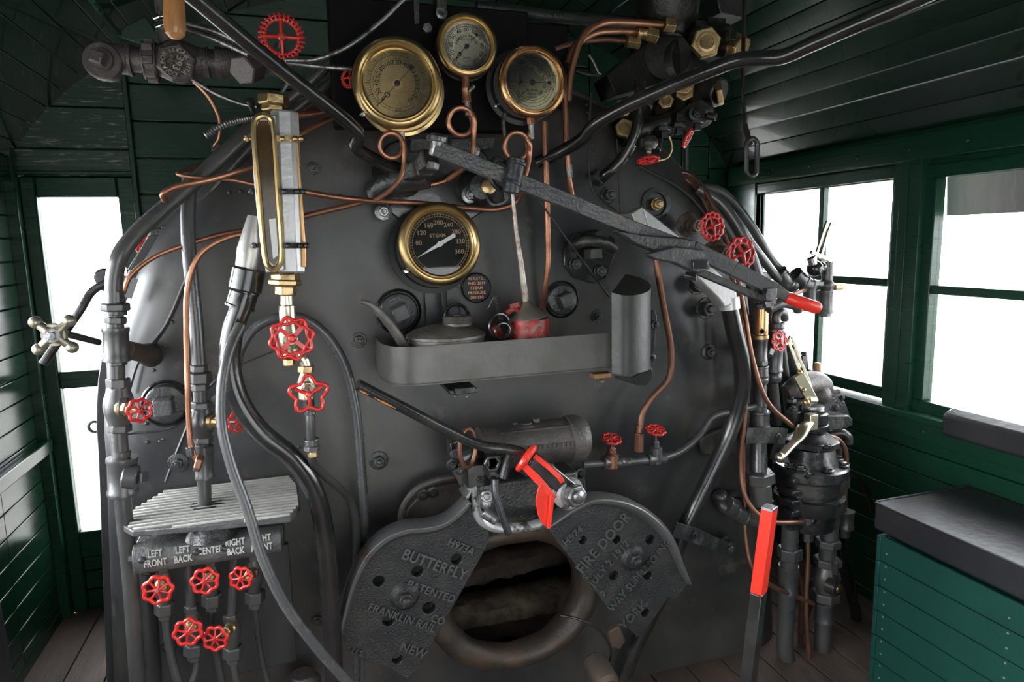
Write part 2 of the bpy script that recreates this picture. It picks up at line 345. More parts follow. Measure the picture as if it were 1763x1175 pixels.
# ledge rail on the left wall
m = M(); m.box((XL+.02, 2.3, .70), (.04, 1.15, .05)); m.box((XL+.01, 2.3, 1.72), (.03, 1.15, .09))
struct(m, 'trim_1', K['greenshaded'], .004)
# right wall: boards below the sill, posts, rails
m = M(); boards(m, YR, YF, 0, .76, XR, 1); boards(m, YR, .1, .76, 1.75, XR, 1)
m.box((XR+.03, 2.80, 1.2), (.06, .22, 1.0))
struct(m, 'wall_right', K['green'], .0025)
m = M(); m.box((XR+.0, .9, 1.705), (.07, 3.9, .085)); m.box((XR+.045, .9, 1.76), (.03, 4.0, .3))
for yy in (2.55, 2.30, 2.05, 1.83, 1.62, 1.3, 1.1): m.lathe((XR-.036, yy, 1.70), (-1, 0, 0), [(0, .008), (.003, .007), (.005, .003), (.005, 0)], 12)
struct(m, 'trim_2', K['green'], .003)
m = M(); m.box((XR-.012, .9, .785), (.07, 3.95, .022)); m.box((XR-.004, .9, .735), (.03, 3.95, .065))
for yy in (2.7, 2.0, 1.72, 1.2): m.lathe((XR-.02, yy, .735), (-1, 0, 0), [(0, .009), (.003, .008), (.005, .003), (.005, 0)], 12)
struct(m, 'trim_3', K['green'], .003)
def win(name, Y0, Y1, z0, z1, mz, my, fr=.045):
    t = bpy.data.objects.new(name, None); COL.objects.link(t); t['kind'] = 'structure'; t['wloc'] = [0, 0, 0]
    m = M(); X = XR+.03; d = .045
    m.box((X, (Y0+Y1)/2, z0-fr/2), (d, Y1-Y0+2*fr, fr)); m.box((X, (Y0+Y1)/2, z1+fr/2), (d, Y1-Y0+2*fr, fr))
    m.box((X, Y0-fr/2, (z0+z1)/2), (d, fr, z1-z0)); m.box((X, Y1+fr/2, (z0+z1)/2), (d, fr, z1-z0))
    struct(m, 'window_frame', K['green'], .003, t)
    m = M(); m.box((X, (Y0+Y1)/2, mz), (.03, Y1-Y0, .03))
    if my: m.box((X, my, (z0+z1)/2), (.028, .024, z1-z0))
    struct(m, 'muntin', K['green'], .003, t)
    m = M(); m.box((X+.004, (Y0+Y1)/2, (z0+z1)/2), (.004, Y1-Y0, z1-z0)); struct(m, 'glass_pane', K['glass'], 0, t)
win('window_1', 1.93, 2.69, .85, 1.615, 1.24, 2.285)
win('window_2', .75, 1.755, .835, 1.60, 1.225, None)
t = bpy.data.objects.new('window_5', None); COL.objects.link(t); t['kind'] = 'structure'; t['wloc'] = [0, 0, 0]
m = M()
for y0_, y1_ in ((-.5, 1.75), (1.95, 2.5)):
    for z_ in (.865, 1.585): m.box((XL-.02, (y0_+y1_)/2, z_), (.05, y1_-y0_, .03))
    for y_ in (y0_+.015, y1_-.015): m.box((XL-.02, y_, 1.225), (.05, .03, .75))
struct(m, 'window_frame', K['green'], .003, t)
win('window_3', .15, .60, .835, 1.60, 1.225, None)
m = M(); m.box((XR+.02, 1.845, 1.22), (.075, .11, .92)); m.box((XR-.014, 1.856, 1.22), (.014, .035, .92)); m.box((XR+.02, .68, 1.22), (.075, .06, .92))
for z in (.9, 1.08, 1.25, 1.5, 1.6): m.lathe((XR-.018, 1.815, z), (-1, 0, 0), [(0, .006), (.003, .005), (.004, 0)], 10)
struct(m, 'trim_4', K['green'], .003)
# front wall: boards, door with a tall two-light window on the left, small window on the right
def fboards(m, x0, x1, z0, z1, w=.115, Y=YF, off=0, th=.02):
    z = z0-off
    while z < z1-.003:
        a = max(z, z0); b = min(z+w, z1)
        if b-a > .006: m.box(((x0+x1)/2, Y+th/2, (a+b)/2), (x1-x0-.004, th, b-a-.004))
        z += w
    m.box(((x0+x1)/2, Y+th+.008, (z0+z1)/2), (x1-x0, .016, z1-z0))
DX0, DX1 = -.955, -.575
zt = P(230, 178, YF).z
m = M(); fboards(m, XL-.03, DX1-.005, 1.70, 2.46, .15, off=.05)
struct(m, 'wall_front', K['greenworn'], .003)
m = M(); m.box((.5, YF+.06, 2.1), (3.2, .02, .9)); fboards(m, DX1+.005, .2, .0, 2.46, .135, off=.12); fboards(m, .2, 1.3, 1.7, 2.46, .135, off=.05)
fboards(m, 1.30, 1.78, 0, 2.46, .135); fboards(m, 1.93, XR+.05, 0, 2.1, .135); fboards(m, 1.78, 1.93, 0, 1.0, .135); fboards(m, 1.78, 1.93, 1.72, 2.46, .135)
struct(m, 'wall_front_right', K['green'], .003)
m = M(); m.box((DX1, YF+.062, 1.2), (.08, .02, 2.5)); m.box((-.77, YF+.062, .16), (.4, .02, .32)); m.box((DX1, YF-.012, 1.2), (.018, .02, 2.5)); m.box((-.978, YF-.02, .9), (.05, .045, 1.8)); m.box((-.77, YF-.008, 1.712), (.39, .02, .014))
struct(m, 'trim_5', K['green'], .003)
t = bpy.data.objects.new('door_1', None); COL.objects.link(t); t['kind'] = 'structure'; t['wloc'] = [0, 0, 0]
m = M(); WX0, WX1 = -.905, -.64
m.box(((DX0+WX0)/2, YF+.02, .85), (WX0-DX0, .045, 1.7)); m.box(((DX1+WX1)/2-.003, YF+.02, .85), (DX1-WX1-.006, .045, 1.7))
m.box(((WX0+WX1)/2, YF+.02, 1.6625), (WX1-WX0, .045, .075)); m.box(((WX0+WX1)/2, YF+.02, .94), (WX1-WX0, .045, .066)); m.box(((WX0+WX1)/2, YF+.02, .275), (WX1-WX0, .045, .11))
for z in (.02, .10, .18): m.box(((WX0+WX1)/2, YF+.025, z+.02), (WX1-WX0, .03, .076))
struct(m, 'door_panel', K['green'], .006, t)
m = M(); m.box(((WX0+WX1)/2, YF+.024, 1.30), (WX1-WX0, .004, .66)); m.box(((WX0+WX1)/2, YF+.024, .62), (WX1-WX0, .004, .58)); struct(m, 'glass_pane', K['glass'], 0, t)
t = bpy.data.objects.new('window_4', None); COL.objects.link(t); t['kind'] = 'structure'; t['wloc'] = [0, 0, 0]
m = M()
for z in (1.01, 1.35, 1.71): m.box((1.855, YF+.012, z), (.15, .04, .02))
for xx in (1.79, 1.92): m.box((xx, YF+.012, 1.36), (.02, .04, .72))
struct(m, 'window_frame', K['green'], .002, t)
m = M(); m.box((1.855, YF+.016, 1.36), (.13, .004, .68)); struct(m, 'glass_pane', K['glass'], 0, t)
# roof: curved ceiling of narrow boards running fore and aft
def arcpts(step):
    L = [V((x, 0, z)) for x, z in ARCF]; return resample(L, step)
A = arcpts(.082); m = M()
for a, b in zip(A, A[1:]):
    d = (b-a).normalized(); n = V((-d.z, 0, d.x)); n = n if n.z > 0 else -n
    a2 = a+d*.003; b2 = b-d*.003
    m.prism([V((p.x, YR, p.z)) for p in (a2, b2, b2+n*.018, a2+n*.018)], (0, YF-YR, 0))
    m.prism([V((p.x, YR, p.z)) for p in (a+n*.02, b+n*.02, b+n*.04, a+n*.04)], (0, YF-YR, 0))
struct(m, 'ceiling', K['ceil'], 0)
# carline ribs under the roof
# rear lintel above the gangway
m = M(); m.box((CX, YR-.02, 2.17), (XR-XL, .05, .80)); m.box((XL+.3, YR-.02, .9), (.6, .05, 1.8)); m.box((XR-.35, YR-.02, .9), (.7, .05, 1.8)); struct(m, 'wall_rear', K['green'], .003)
m = M(); m.box((0, 0, -1.55), (60, 60, .1)); g = struct(m, 'ground', K['ground'])

# ---- the boiler backhead
BX, BZ, BR, YB = .495, .89, 1.02, 1.80
HC = P(884, 1018, YB)            # fire hole centre
def outline(R, th):
    """distance from the fire hole centre to the backhead outline of radius R in direction th"""
    dx, dz = cos(th), sin(th); lo, hi = 0, 3
    def inside(x, z):
        if z < -.03: return False
        return (x-BX)**2+(z-BZ)**2 < R*R if z > BZ else abs(x-BX) < R+.07*(BZ-z)
    for _ in range(30):
        mid = (lo+hi)/2
        if inside(HC.x+dx*mid, HC.z+dz*mid): lo = mid
        else: hi = mid
    return lo
N = 128; hx, hz = .27, .23
TH = [2*pi*k/N for k in range(N)]
rings = []
for t_ in (0, .25, .5, .75, 1): rings.append([(lambda r0, r1, th: V((HC.x+cos(th)*(r0*(1-t_)+r1*t_), YB, HC.z+sin(th)*(r0*(1-t_)+r1*t_))))(hx*hz/sqrt((hz*cos(th))**2+(hx*sin(th))**2), outline(BR-.16, th), th) for th in TH])
for k in range(1, 9):
    a = pi/2*k/8; R = BR-.16+.155*sin(a); Y = YB+.155*(1-cos(a))
    rings.append([V((HC.x+cos(th)*outline(R, th), Y, HC.z+sin(th)*outline(R, th))) for th in TH])
m = M(); vs_ = [p for r in rings for p in r]; m.add(vs_, [[i*N+k, (i+1)*N+k, (i+1)*N+(k+1) % N, i*N+(k+1) % N] for i in range(len(rings)-1) for k in range(N)])
boiler = thing('locomotive_boiler', 'huge black curved boiler backhead filling the middle of the cab, covered in pipes and gauges', 'boiler', (BX, YB+.1, 0))
part(m, 'backhead_plate', K['plate'], boiler, sharp=50)
m = M(); rings = []
for R, Y in ((BR-.004, 1.955), (BR+.016, 1.955), (BR+.02, 1.965), (BR+.02, 2.9)):
    rings.append([V((HC.x+cos(th)*outline(R, th), Y, HC.z+sin(th)*outline(R, th))) for th in TH])
m.add([p for r in rings for p in r], [[i*N+k, (i+1)*N+k, (i+1)*N+(k+1) % N, i*N+(k+1) % N] for i in range(3) for k in range(N)])
part(m, 'jacket', K['jacket'], boiler, sharp=30)
m = M()                                                          # jacket band with its clamp ears
for R, Y in ((BR+.021, 2.0),):
    ps = [V((HC.x+cos(th)*outline(R, th), Y, HC.z+sin(th)*outline(R, th))) for th in TH if -.9 < th < pi+1.0 or True]
    m.tube([p for p in ps if p.z > -.02], .006, 8)
e = P(163, 735, 1.98); m.ring(e, (0, 1, 0), .014, .004, 16, 6)
part(m, 'jacket_band', K['iron'], boiler)
# seams, rivets on the plate
m = M()
def riv(px, py, r=3.0, Y=YB):
    p = P(px, py, Y); rr = S(r, p); m.lathe(p, NY, [(-.002, rr*1.05), (rr*.3, rr*.9), (rr*.6, rr*.5), (rr*.7, 0)], 10)
for a in ((297, 555), (286, 597), (264, 638), (253, 762), (275, 760), (252, 730), (330, 610), (312, 668), (262, 725), (281, 757), (415, 330), (395, 332), (380, 640), (440, 735), (398, 775), (515, 770)): riv(*a)
for a in range(14): riv(1010+2*a, 180+a*14, 2.0)
part(m, 'rivet', K['iron'], boiler)['kind'] = 'stuff'
m = M()                                                          # raised seams of the lagging
def seam(pts, r=2.2, Y=YB):
    q = catmull([P(a, b, Y) for a, b in pts], 6); m.tube(q, S(r, q[0]), 6)
seam([(220, 680), (240, 620), (285, 560), (320, 480)], 3); seam([(218, 748), (300, 735), (330, 700), (390, 640), (470, 605)], 2)
seam([(285, 830), (300, 790), (330, 715)], 2.5); seam([(232, 905), (300, 1050), (310, 1150)], 2, 1.79)
seam([(1018, 160), (1014, 240), (1022, 330), (1060, 365)], 2.5); seam([(1062, 240), (1066, 300), (1070, 370)], 2)
seam([(1100, 285), (1190, 340), (1260, 450), (1300, 600)], 3)
part(m, 'lagging_seam', K['plate'], boiler)
# ---- fire hole ring, tunnel and firebox
def ell(c, rx, rz, Y, dz=0): return [V((c.x+rx*cos(th), Y, c.z+dz+rz*sin(th))) for th in TH]
rings = [ell(HC, .275, .235, YB+.002), ell(HC, .272, .232, YB-.03), ell(HC, .262, .222, YB-.05), ell(HC, .235, .195, YB-.055), ell(HC, .212, .172, YB-.04), ell(HC, .20, .162, YB), ell(HC, .205, .172, YB+.04, -.012), ell(HC, .24, .21, YB+.085, -.03)]
m = M(); m.add([p for r in rings for p in r], [[i*N+k, (i+1)*N+k, (i+1)*N+(k+1) % N, i*N+(k+1) % N] for i in range(7) for k in range(N)]); m.rough(.006, 14)
part(m, 'fire_hole_ring', K['ringiron'], boiler, 'heat-browned oval iron mouth of the firebox', sharp=60)
m = M(); fx0, fx1, fy0, fy1, fz0, fz1 = HC.x-.55, HC.x+.5, YB+.07, YB+1.05, HC.z-.30, HC.z+.45
c = V(((fx0+fx1)/2, (fy0+fy1)/2, (fz0+fz1)/2))
m.box((c.x, fy1, c.z), (fx1-fx0, .03, fz1-fz0)); m.box((fx0, c.y, c.z), (.03, fy1-fy0, fz1-fz0)); m.box((fx1, c.y, c.z), (.03, fy1-fy0, fz1-fz0))
m.box((c.x, c.y, fz0), (fx1-fx0, fy1-fy0, .03)); m.box((c.x, c.y, fz1), (fx1-fx0, fy1-fy0, .03))
part(m, 'firebox_wall', K['rust'], boiler)
def slab(pa, pb, Y, w, h, name, mt, lab, seed):
    a = P(*pa, Y); b = P(*pb, Y); m = M(); n = 26; rows = 6; vs_ = []; d = (b-a)
    for i in range(n+1):
        for j in range(12):
            an = 2*pi*j/12; cy, cz = cos(an), sin(an)
            sq = 1/max(abs(cy), abs(cz)); q = a+d*(i/n)+V((0, cy*sq*w*.5, cz*sq*h*.5))
            vs_.append(q+noise.noise_vector(q*30+V((seed, 0, 0)))*h*.13)
    f = [[i*12+j, i*12+(j+1) % 12, (i+1)*12+(j+1) % 12, (i+1)*12+j] for i in range(n) for j in range(12)]
    m.add(vs_, f+[list(range(12))[::-1], [n*12+j for j in range(12)]])
    return solo(m, name, mt, lab, 'firebrick', sharp=50)
slab((770, 990), (1000, 935), 2.10, .12, .085, 'firebrick', K['rust'], 'darkest sooty slab at the back of the open firebox, highest of three', 1)
slab((700, 1072), (1005, 1015), 2.05, .14, .085, 'firebrick', K['brick'], 'rough tan-grey firebrick slab across the middle of the fire hole', 5)
slab((680, 1118), (1010, 1055), 2.0, .16, .06, 'firebrick', K['rust'], 'rusty brown slab lowest in the fire hole, just above its lip', 9)
# ================================================================== GENERIC BUILDERS
def pth(pts, Y=None):
    out = []
    for q in pts:
        if len(q) == 3: Y = q[2]
        out.append(P(q[0], q[1], Y))
    return out
def px_r(r, pts): return S(r, pts[len(pts)//2])
def fit(parent, kind, x0, y0, x1, y1, Y, r, mt=None, Y2=None):
    """a pipe fitting between two points: hex nut, collar, sleeve ..."""
    a = P(x0, y0, Y); b = P(x1, y1, Y2 or Y); rr = S(r, (a+b)/2); m = M(); d = b-a; L = d.length
    if kind == 'hex': m.hex(a, b, rr, ph=.35); nm = 'hex_nut'
    elif kind == 'collar': m.cyl(a, b, rr, 20); nm = 'collar'
    elif kind == 'sleeve': m.lathe(a, d, [(0, rr*.93), (0, rr*1.06), (L*.1, rr*1.08), (L*.16, rr), (L*.84, rr), (L*.9, rr*1.08), (L, rr*1.06), (L, rr*.9)], 20); nm = 'coupling'
    elif kind == 'globe': m.lathe(a, d, [(0, rr*.75), (L*.1, rr*.8), (L*.3, rr*1.02), (L*.5, rr*1.1), (L*.7, rr*1.02), (L*.9, rr*.8), (L, rr*.75)], 20); nm = 'valve_body'
    elif kind == 'cone': m.lathe(a, d, [(0, rr), (L*.1, rr), (L, rr*.55)], 20); nm = 'reducer'
    elif kind == 'ball': m.ball((a+b)/2, rr, 16, d); nm = 'ball_joint'
    return part(m, nm, mt or K['pipe'], parent, bev=.0008 if kind == 'hex' else 0)
def pipe(name, label, mt, r, pts, fits=(), group=None, cat='pipe', n=12, sm=8, flat=1.0, tubename='tube'):
    q = pth(pts); rr = px_r(r, q); c = catmull(q, sm) if len(q) > 2 else q
    if not fits: return solo(M().tube(c, rr, n, flat=flat), name, mt, label, cat, group)
    t = thing(name, label, cat, min(q, key=lambda p: p.z), group); part(M().tube(c, rr, n, flat=flat), tubename, mt, t)
    for f in fits: fit(t, *f)
    return t
def flex(name, label, mt, r, pts, cat='conduit', pitch=.0058):
    q = pth(pts); rr = px_r(r, q); c = resample(catmull(q, 24), pitch/2)
    return solo(M().tube(c, [rr*(1.08 if i % 2 else .70) for i in range(len(c))], 10), name, mt, label, cat, sharp=80)
def wheelmesh(c, ax, R, style, n=6, ph=0, xdir=None):
    m = M(); x, y, a = perp(ax); c = V(c)
    if xdir is not None: x = (V(xdir)-a*V(xdir).dot(a)).normalized(); y = a.cross(x)
    pt = lambda r, t, h=0: c+x*(r*cos(t))+y*(r*sin(t))+a*h
    if style == 'flower':                                            # scalloped rim of n lobes, n spokes
        K_ = n*12; m.tube([pt(R*(.90+.10*abs(cos(n*k*pi/K_))**1.0*1.0 if False else .87+.07*cos(n*2*pi*k/K_)), 2*pi*k/K_+ph) for k in range(K_)], R*.145, 8, closed=True)
        for k in range(n): t = 2*pi*(k+.5)/n+ph; m.tube([pt(R*.12, t, R*.1), pt(R*.45, t, R*.06), pt(R*.80, t)], [R*.11, R*.08, R*.10], 8)
        hub = .2
    elif style == 'ribs':                                            # ring of slanted ribs
        m.ring(c, a, R*.76, R*.07, 48, 8, xdir=x); m.ring(c, a, R*.92, R*.035, 48, 8, xdir=x)
        for k in range(28): t = 2*pi*k/28; m.tube([pt(R*.70, t, R*.02), pt(R*.86, t+.03, R*.10), pt(R*1.02, t+.06, 0)], R*.05, 6)
        for k in range(n): t = 2*pi*k/n+ph; m.tube([pt(R*.12, t, R*.1), pt(R*.76, t)], R*.085, 8)
        hub = .2
    elif style == 'double':                                          # open-work rim: inner and outer rings, short bars
        K_ = n*12; m.tube([pt(R*(.93+.05*cos(n*2*pi*k/K_)), 2*pi*k/K_+ph) for k in range(K_)], R*.095, 8, closed=True); m.ring(c, a, R*.64, R*.085, 40, 8, xdir=x)
        for k in range(n): t = 2*pi*(k+.5)/n+ph; m.tube([pt(R*.64, t), pt(R*.92, t)], R*.095, 6)
        for k in range(4): t = 2*pi*k/4+ph+.3; m.tube([pt(R*.1, t, R*.12), pt(R*.40, t, R*.09), pt(R*.68, t)], [R*.12, R*.08, R*.1], 8)
        hub = .19
    elif style == 'star':                                            # zig-zag open-work rim, thick cross spokes
        K_ = n*12; m.tube([pt(R*(.92+.08*cos(n*2*pi*k/K_)), 2*pi*k/K_+ph) for k in range(K_)], R*.085, 8, closed=True)
        m.tube([pt(R*(.72-.04*cos(n*2*pi*k/K_)), 2*pi*k/K_+ph) for k in range(K_)], R*.08, 8, closed=True)
        for k in range(n): t = 2*pi*k/n+ph; m.tube([pt(R*.68, t), pt(R*.98, t)], R*.06, 6)
        for k in range(4): t = 2*pi*k/4+pi/4+ph*.2; m.bar(pt(R*.05, t, R*.05), pt(R*.72, t, 0), R*.20, R*.11, up=a.cross(pt(1, t)-c))
        hub = .2
    elif style == 'tri':                                             # five wide lobes, three spokes
        K_ = n*12; m.tube([pt(R*(.84+.16*cos(n*2*pi*k/K_)), 2*pi*k/K_+ph) for k in range(K_)], R*.10, 8, closed=True)
        for t in (pi/2*3, .45, pi-.45): m.tube([pt(R*.1, t, R*.08), pt(R*.74, t)], R*.1, 8)
        hub = .19
    m.lathe(c-a*R*.14, a, [(0, R*hub*.8), (R*.06, R*hub), (R*.26, R*hub), (R*.34, R*hub*.75)], 16)
    return m
def handwheel(parent, c, ax, R, style='flower', n=6, ph=0, mt='red', label=None, xdir=None):
    w = part(wheelmesh(c, ax, R, style, n, ph, xdir), 'handwheel', K[mt], parent, label, sharp=60)
    a = V(ax).normalized(); m = M(); m.hex(V(c)+a*R*.18, V(c)+a*R*.30, R*.12)
    part(m, 'wheel_nut', K['red'] if style in ('tri', 'star') else K['oldred'], w); return w
def valve(name, label, hub, Y, ax, Rpx, body, bY, style='flower', n=6, ph=0, bodyfits=(), bonnet='goldnut', group=None, wmt='red', bonnet_r=.42):
    """hub=(px,py) of the wheel at depth Y; body=(px,py) at depth bY where the bonnet meets the valve body"""
    h = P(*hub, Y); b = P(*body, bY); R = S(Rpx, h); t = thing(name, label, 'valve', b, group)
    if ax is None: ax = (h-b)
    for f in bodyfits: fit(t, *f)
    d = (h-b); L = d.length; m = M(); r = R*bonnet_r
    m.lathe(b, d, [(0, r), (L*.12, r), (L*.16, r*.8), (L*.3, r*.75), (L*.42, r*.55), (L*.5, r*.5)], 20); part(m, 'bonnet', K[bonnet], t)
    m = M(); m.hex(b+d*.22, b+d*.42, r*.85); part(m, 'packing_nut', K[bonnet], t, bev=.0006)
    m = M(); m.tube([b+d*.4, h], R*.09, 10); part(m, 'stem', K['steel'], t)
    handwheel(t, h, ax, R, style, n, ph, wmt); return t
# ================================================================== GAUGES
def gauge(label, px, py, Y, Rpx, ax, case, bezel, dial, draw, glassy=True, backoff=(0, 0), needle_ang=0, needle_mat='ink', inner=.74, rotm=0, backr=1.0, case_len=.045, group=None, fancy=True):
    c = P(px, py, Y); R = S(Rpx, c); a = V(ax).normalized(); t = thing('pressure_gauge', label, 'gauge', c-a*.0, group)
    xd = (XX - a*XX.dot(a)).normalized(); yd = a.cross(xd)
    if yd.z < 0: yd = -yd
    xd = yd.cross(a)
    co, si = cos(rotm), sin(rotm); x2 = xd*co+yd*si; y2 = yd*co-xd*si
    m = M(); bo = xd*S(backoff[0], c)-yd*S(backoff[1], c)
    m.lathe(c-a*(case_len+.006)+bo, a, [(0, R*.9), (.004, R*backr), (.012, R*backr), (.014, R*.93), (case_len, R*.92)], 48); part(m, 'case', K['blackring' if case == 'gloss' else case], t)
    m = M(); m.lathe(c, a, [(-.014, R*.93), (-.012, R*1.0), (-.004, R*1.0), (.006, R*.975), (.012, R*.91), (.013, R*.86), (.008, R*.815), (.009, R*.79), (.004, R*inner), (-.006, R*inner)], 64)
    m.f = [f for f in m.f if len(f) == 4]; part(m, 'bezel', K[bezel], t, sharp=50)
    m = M(); m.lathe(c-a*.006, a, [(-.002, R*.8), (0, R*.8)], 48); part(m, 'dial', K[dial], t)
    dc = c-a*.0058; r = R*inner
    pol = lambda rr, deg: dc + x2*(rr*cos(radians(deg))) + y2*(rr*sin(radians(deg)))
    draw(t, dc, r, x2, y2, a, pol)
    m = M(); n = radians(needle_ang); u = x2*cos(n)+y2*sin(n); w = a.cross(u); z = a*.0012
    if needle_mat == 'ink':
        m.prism([dc-u*r*.82+z-w*r*.008, dc+u*r*.62+z-w*r*.008, dc+u*r*.62+z+w*r*.008, dc-u*r*.82+z+w*r*.008], a*.0012)
        m.prism([dc+u*r*.58+z-w*r*.05, dc+u*r*.74+z-w*r*.07, dc+u*r*.70+z, dc+u*r*.86+z, dc+u*r*.70+z, dc+u*r*.74+z+w*r*.07, dc+u*r*.58+z+w*r*.05], a*.0012)
        m.ring(dc-u*r*.46+z*2, a, r*.07, r*.014, 20, 6); m.prism([dc-u*r*.9+z-w*r*.004, dc-u*r*.6+z-w*r*.025, dc-u*r*.6+z+w*r*.025, dc-u*r*.9+z+w*r*.004], a*.0012)
    else:
        m.prism([dc-u*r*.90+z, dc-u*r*.1+z-w*r*.055, dc+u*r*.1+z-w*r*.06, dc+u*r*.48+z-w*r*.06, dc+u*r*.55+z-w*r*.075, dc+u*r*.60+z, dc+u*r*.55+z+w*r*.075, dc+u*r*.48+z+w*r*.06, dc+u*r*.1+z+w*r*.06, dc-u*r*.1+z+w*r*.055], a*.0014)
    m.lathe(dc, a, [(0, r*.09), (.003, r*.09), (.0038, r*.06)], 20); part(m, 'needle', K[needle_mat], t)
    m = M(); m.lathe(c-a*.0005, a, [(0, R*inner*1.01), (.001, R*inner*1.01)], 48); part(m, 'glass', K['gglass2' if needle_mat == 'white' else 'gglass'], t)
    return t, c, R, x2, y2, a
def marks(t, dc, r, x2, y2, a, pol, lo, hi, a0, a1, step, sub, r0, r1, numr, size, mtk, labels=None, upright=False, pn='tick_marks'):
    m = M(); k = 0; n = int(round((hi-lo)/sub))
    for i in range(n+1):
        v = lo+i*sub; d = a0+(a1-a0)*(v-lo)/(hi-lo); big = abs(v/step-round(v/step)) < 1e-6; s, e = r0, r1+(.05 if big else 0)
        u = (pol(1, d)-dc).normalized(); w = a.cross(u)*r*(.008 if big else .005); m.prism([dc+u*r*s-w, dc+u*r*e-w, dc+u*r*e+w, dc+u*r*s+w], a*.0006)
    part(m, pn, K[mtk], t); m = M()
    v = lo
    while v <= hi+1e-6:
        if labels is None or v in labels:
            d = a0+(a1-a0)*(v-lo)/(hi-lo); o = pol(r*numr, d)
            if upright: m.text(str(int(v)), size*r, o, x2, y2, .0006, bold=.01)
            else: u = (pol(1, d)-dc).normalized(); m.text(str(int(v)), size*r, o, -a.cross(u) if (a.cross(u)).dot(x2) < 0 or True else a.cross(u), u, .0006, bold=.01)
        v += step
    part(m, 'numerals', K[mtk], t)
def words(t, dc, a, x2, y2, items, mtk, nm='lettering'):
    m = M()
    for s, size, ox, oy in items: m.text(s, size, dc+x2*ox+y2*oy, x2, y2, .0006, bold=.01)
    part(m, nm, K[mtk], t)
def arctext(m, s, size, dc, r, mid, dd, x2, y2, a, inward=False, depth=.0006):
    n = len(s)
    for i, ch in enumerate(s):
        if ch == ' ': continue
        d = radians(mid+(-1 if not inward else 1)*(i-(n-1)/2)*dd); u = x2*cos(d)+y2*sin(d); tx = u.cross(a)*-1 if not inward else u.cross(a)
        tx = -(a.cross(u)) if not inward else a.cross(u); ty = u if not inward else -u
        m.text(ch, size, dc+u*r, tx, ty, depth, bold=.012)
def d_left(t, dc, r, x2, y2, a, pol):
    m = M(); m.ring(dc, a, r*.80, .0004, 64, 4); m.ring(dc, a, r*.72, .0004, 64, 4); part(m, 'scale_ring', K['ink'], t)
    marks(t, dc, r, x2, y2, a, pol, 0, 240, 225, -45, 20, 4, .80, .90, .60, .19, 'ink')
    m = M(); m.lathe(dc, a, [(.0002, r*.14), (.0008, r*.14)], 24); part(m, 'dial_hub', K['bronze'], t)
    words(t, dc, a, x2, y2, [('AIR', r*.12, 0, -r*.78)], 'ink')
def d_top(t, dc, r, x2, y2, a, pol):
    m = M(); m.ring(dc, a, r*.88, .0005, 64, 4); m.ring(dc, a, r*.80, .0005, 64, 4); part(m, 'scale_ring', K['ink'], t)
    marks(t, dc, r, x2, y2, a, pol, 0, 100, 232, -52, 10, 2, .80, .92, .66, .21, 'ink')
    m = M(); arctext(m, 'INGERSOLL RAND CO', r*.135, dc, r*.44, 92, 9.5, x2, y2, a); m.text('NEW YORK', r*.12, dc+y2*r*.28, x2, y2, .0006); m.ring(dc-y2*r*.52, a, r*.16, .0005, 24, 4, ell=.5, xdir=x2); m.text('PAT', r*.09, dc-y2*r*.52, x2, y2, .0006)
    part(m, 'lettering', K['ink'], t)
def d_right(t, dc, r, x2, y2, a, pol):
    m = M(); m.ring(dc, a, r*.84, .0005, 64, 4); m.ring(dc, a, r*.72, .0005, 64, 4); m.ring(dc, a, r*.62, .0005, 64, 4); part(m, 'scale_ring', K['ink'], t)
    marks(t, dc, r, x2, y2, a, pol, 0, 80, 228, -48, 10, 2, .62, .70, .48, .18, 'ink')
    marks(t, dc, r, x2, y2, a, pol, 0, 160, 232, -52, 20, 5, .74, .82, .92, .13, 'ink', labels=(40, 60, 80, 100, 120), pn='outer_tick_marks')
    words(t, dc, a, x2, y2, [('AIR BRAKE', r*.09, 0, -r*.28), ('ENGINE', r*.09, 0, -r*.40), ('PRESSURE', r*.09, 0, -r*.52)], 'ink')
def d_steam(t, dc, r, x2, y2, a, pol):
    m = M(); m.ring(dc, a, r*.96, .0006, 64, 4); m.ring(dc, a, r*.88, .0006, 64, 4); part(m, 'scale_ring', K['goldink'], t)
    marks(t, dc, r, x2, y2, a, pol, 0, 400, 232, -52, 40, 8, .88, .95, .68, .20, 'goldink', labels=(80, 120, 160, 200, 240, 280, 320, 360), upright=True)
    words(t, dc, a, x2, y2, [('STEAM', r*.17, -r*.05, r*.27)], 'goldink')
ga = V((.02, -1, -.10))
t, c, R, x2, y2, a = gauge('largest of three brass gauges at the top, dull brown dial, left of the cream one', 684, 143, 1.56, 77, V((-.12, -1, -.04)), 'brass', 'brass', 'brassdial', d_left, backoff=(6, 8), needle_ang=47, inner=.745)
m = M(); m.lathe(c-x2*R*.80-y2*R*.68-a*.004, a, [(0, .006), (.006, .006), (.008, .003)], 12); part(m, 'screw', K['chrome'], t)
gauge('smallest and highest of three brass gauges at the top, cream dial', 804, 79, 1.60, 53.5, V((-.1, -1, -.04)), 'gloss', 'brass', 'creamdial', d_top, needle_ang=47, inner=.76)
t, c, R, x2, y2, a = gauge('coppery brass gauge at top with pale green-gold dial, right of the cream one', 917, 141, 1.58, 61, V((-.08, -1, -.04)), 'gloss', 'bronze', 'greendial', d_right, backoff=(-12, 4), needle_ang=0, inner=.78, backr=1.06)
m = M(); m.lathe(c-x2*R*1.0-y2*R*.62-a*.03, a, [(0, .004), (.004, .004), (.005, .002)], 12); part(m, 'screw', K['chrome'], t)
t, c, R, x2, y2, a = gauge('brass-rimmed steam gauge with black dial and white needle above the parts tray', 758, 420, 1.68, 72, V((0, -1, .09)), 'gloss', 'brass', 'blackdial', d_steam, backoff=(-9, 8), needle_ang=28, needle_mat='white', inner=.745, backr=1.06, rotm=radians(1))
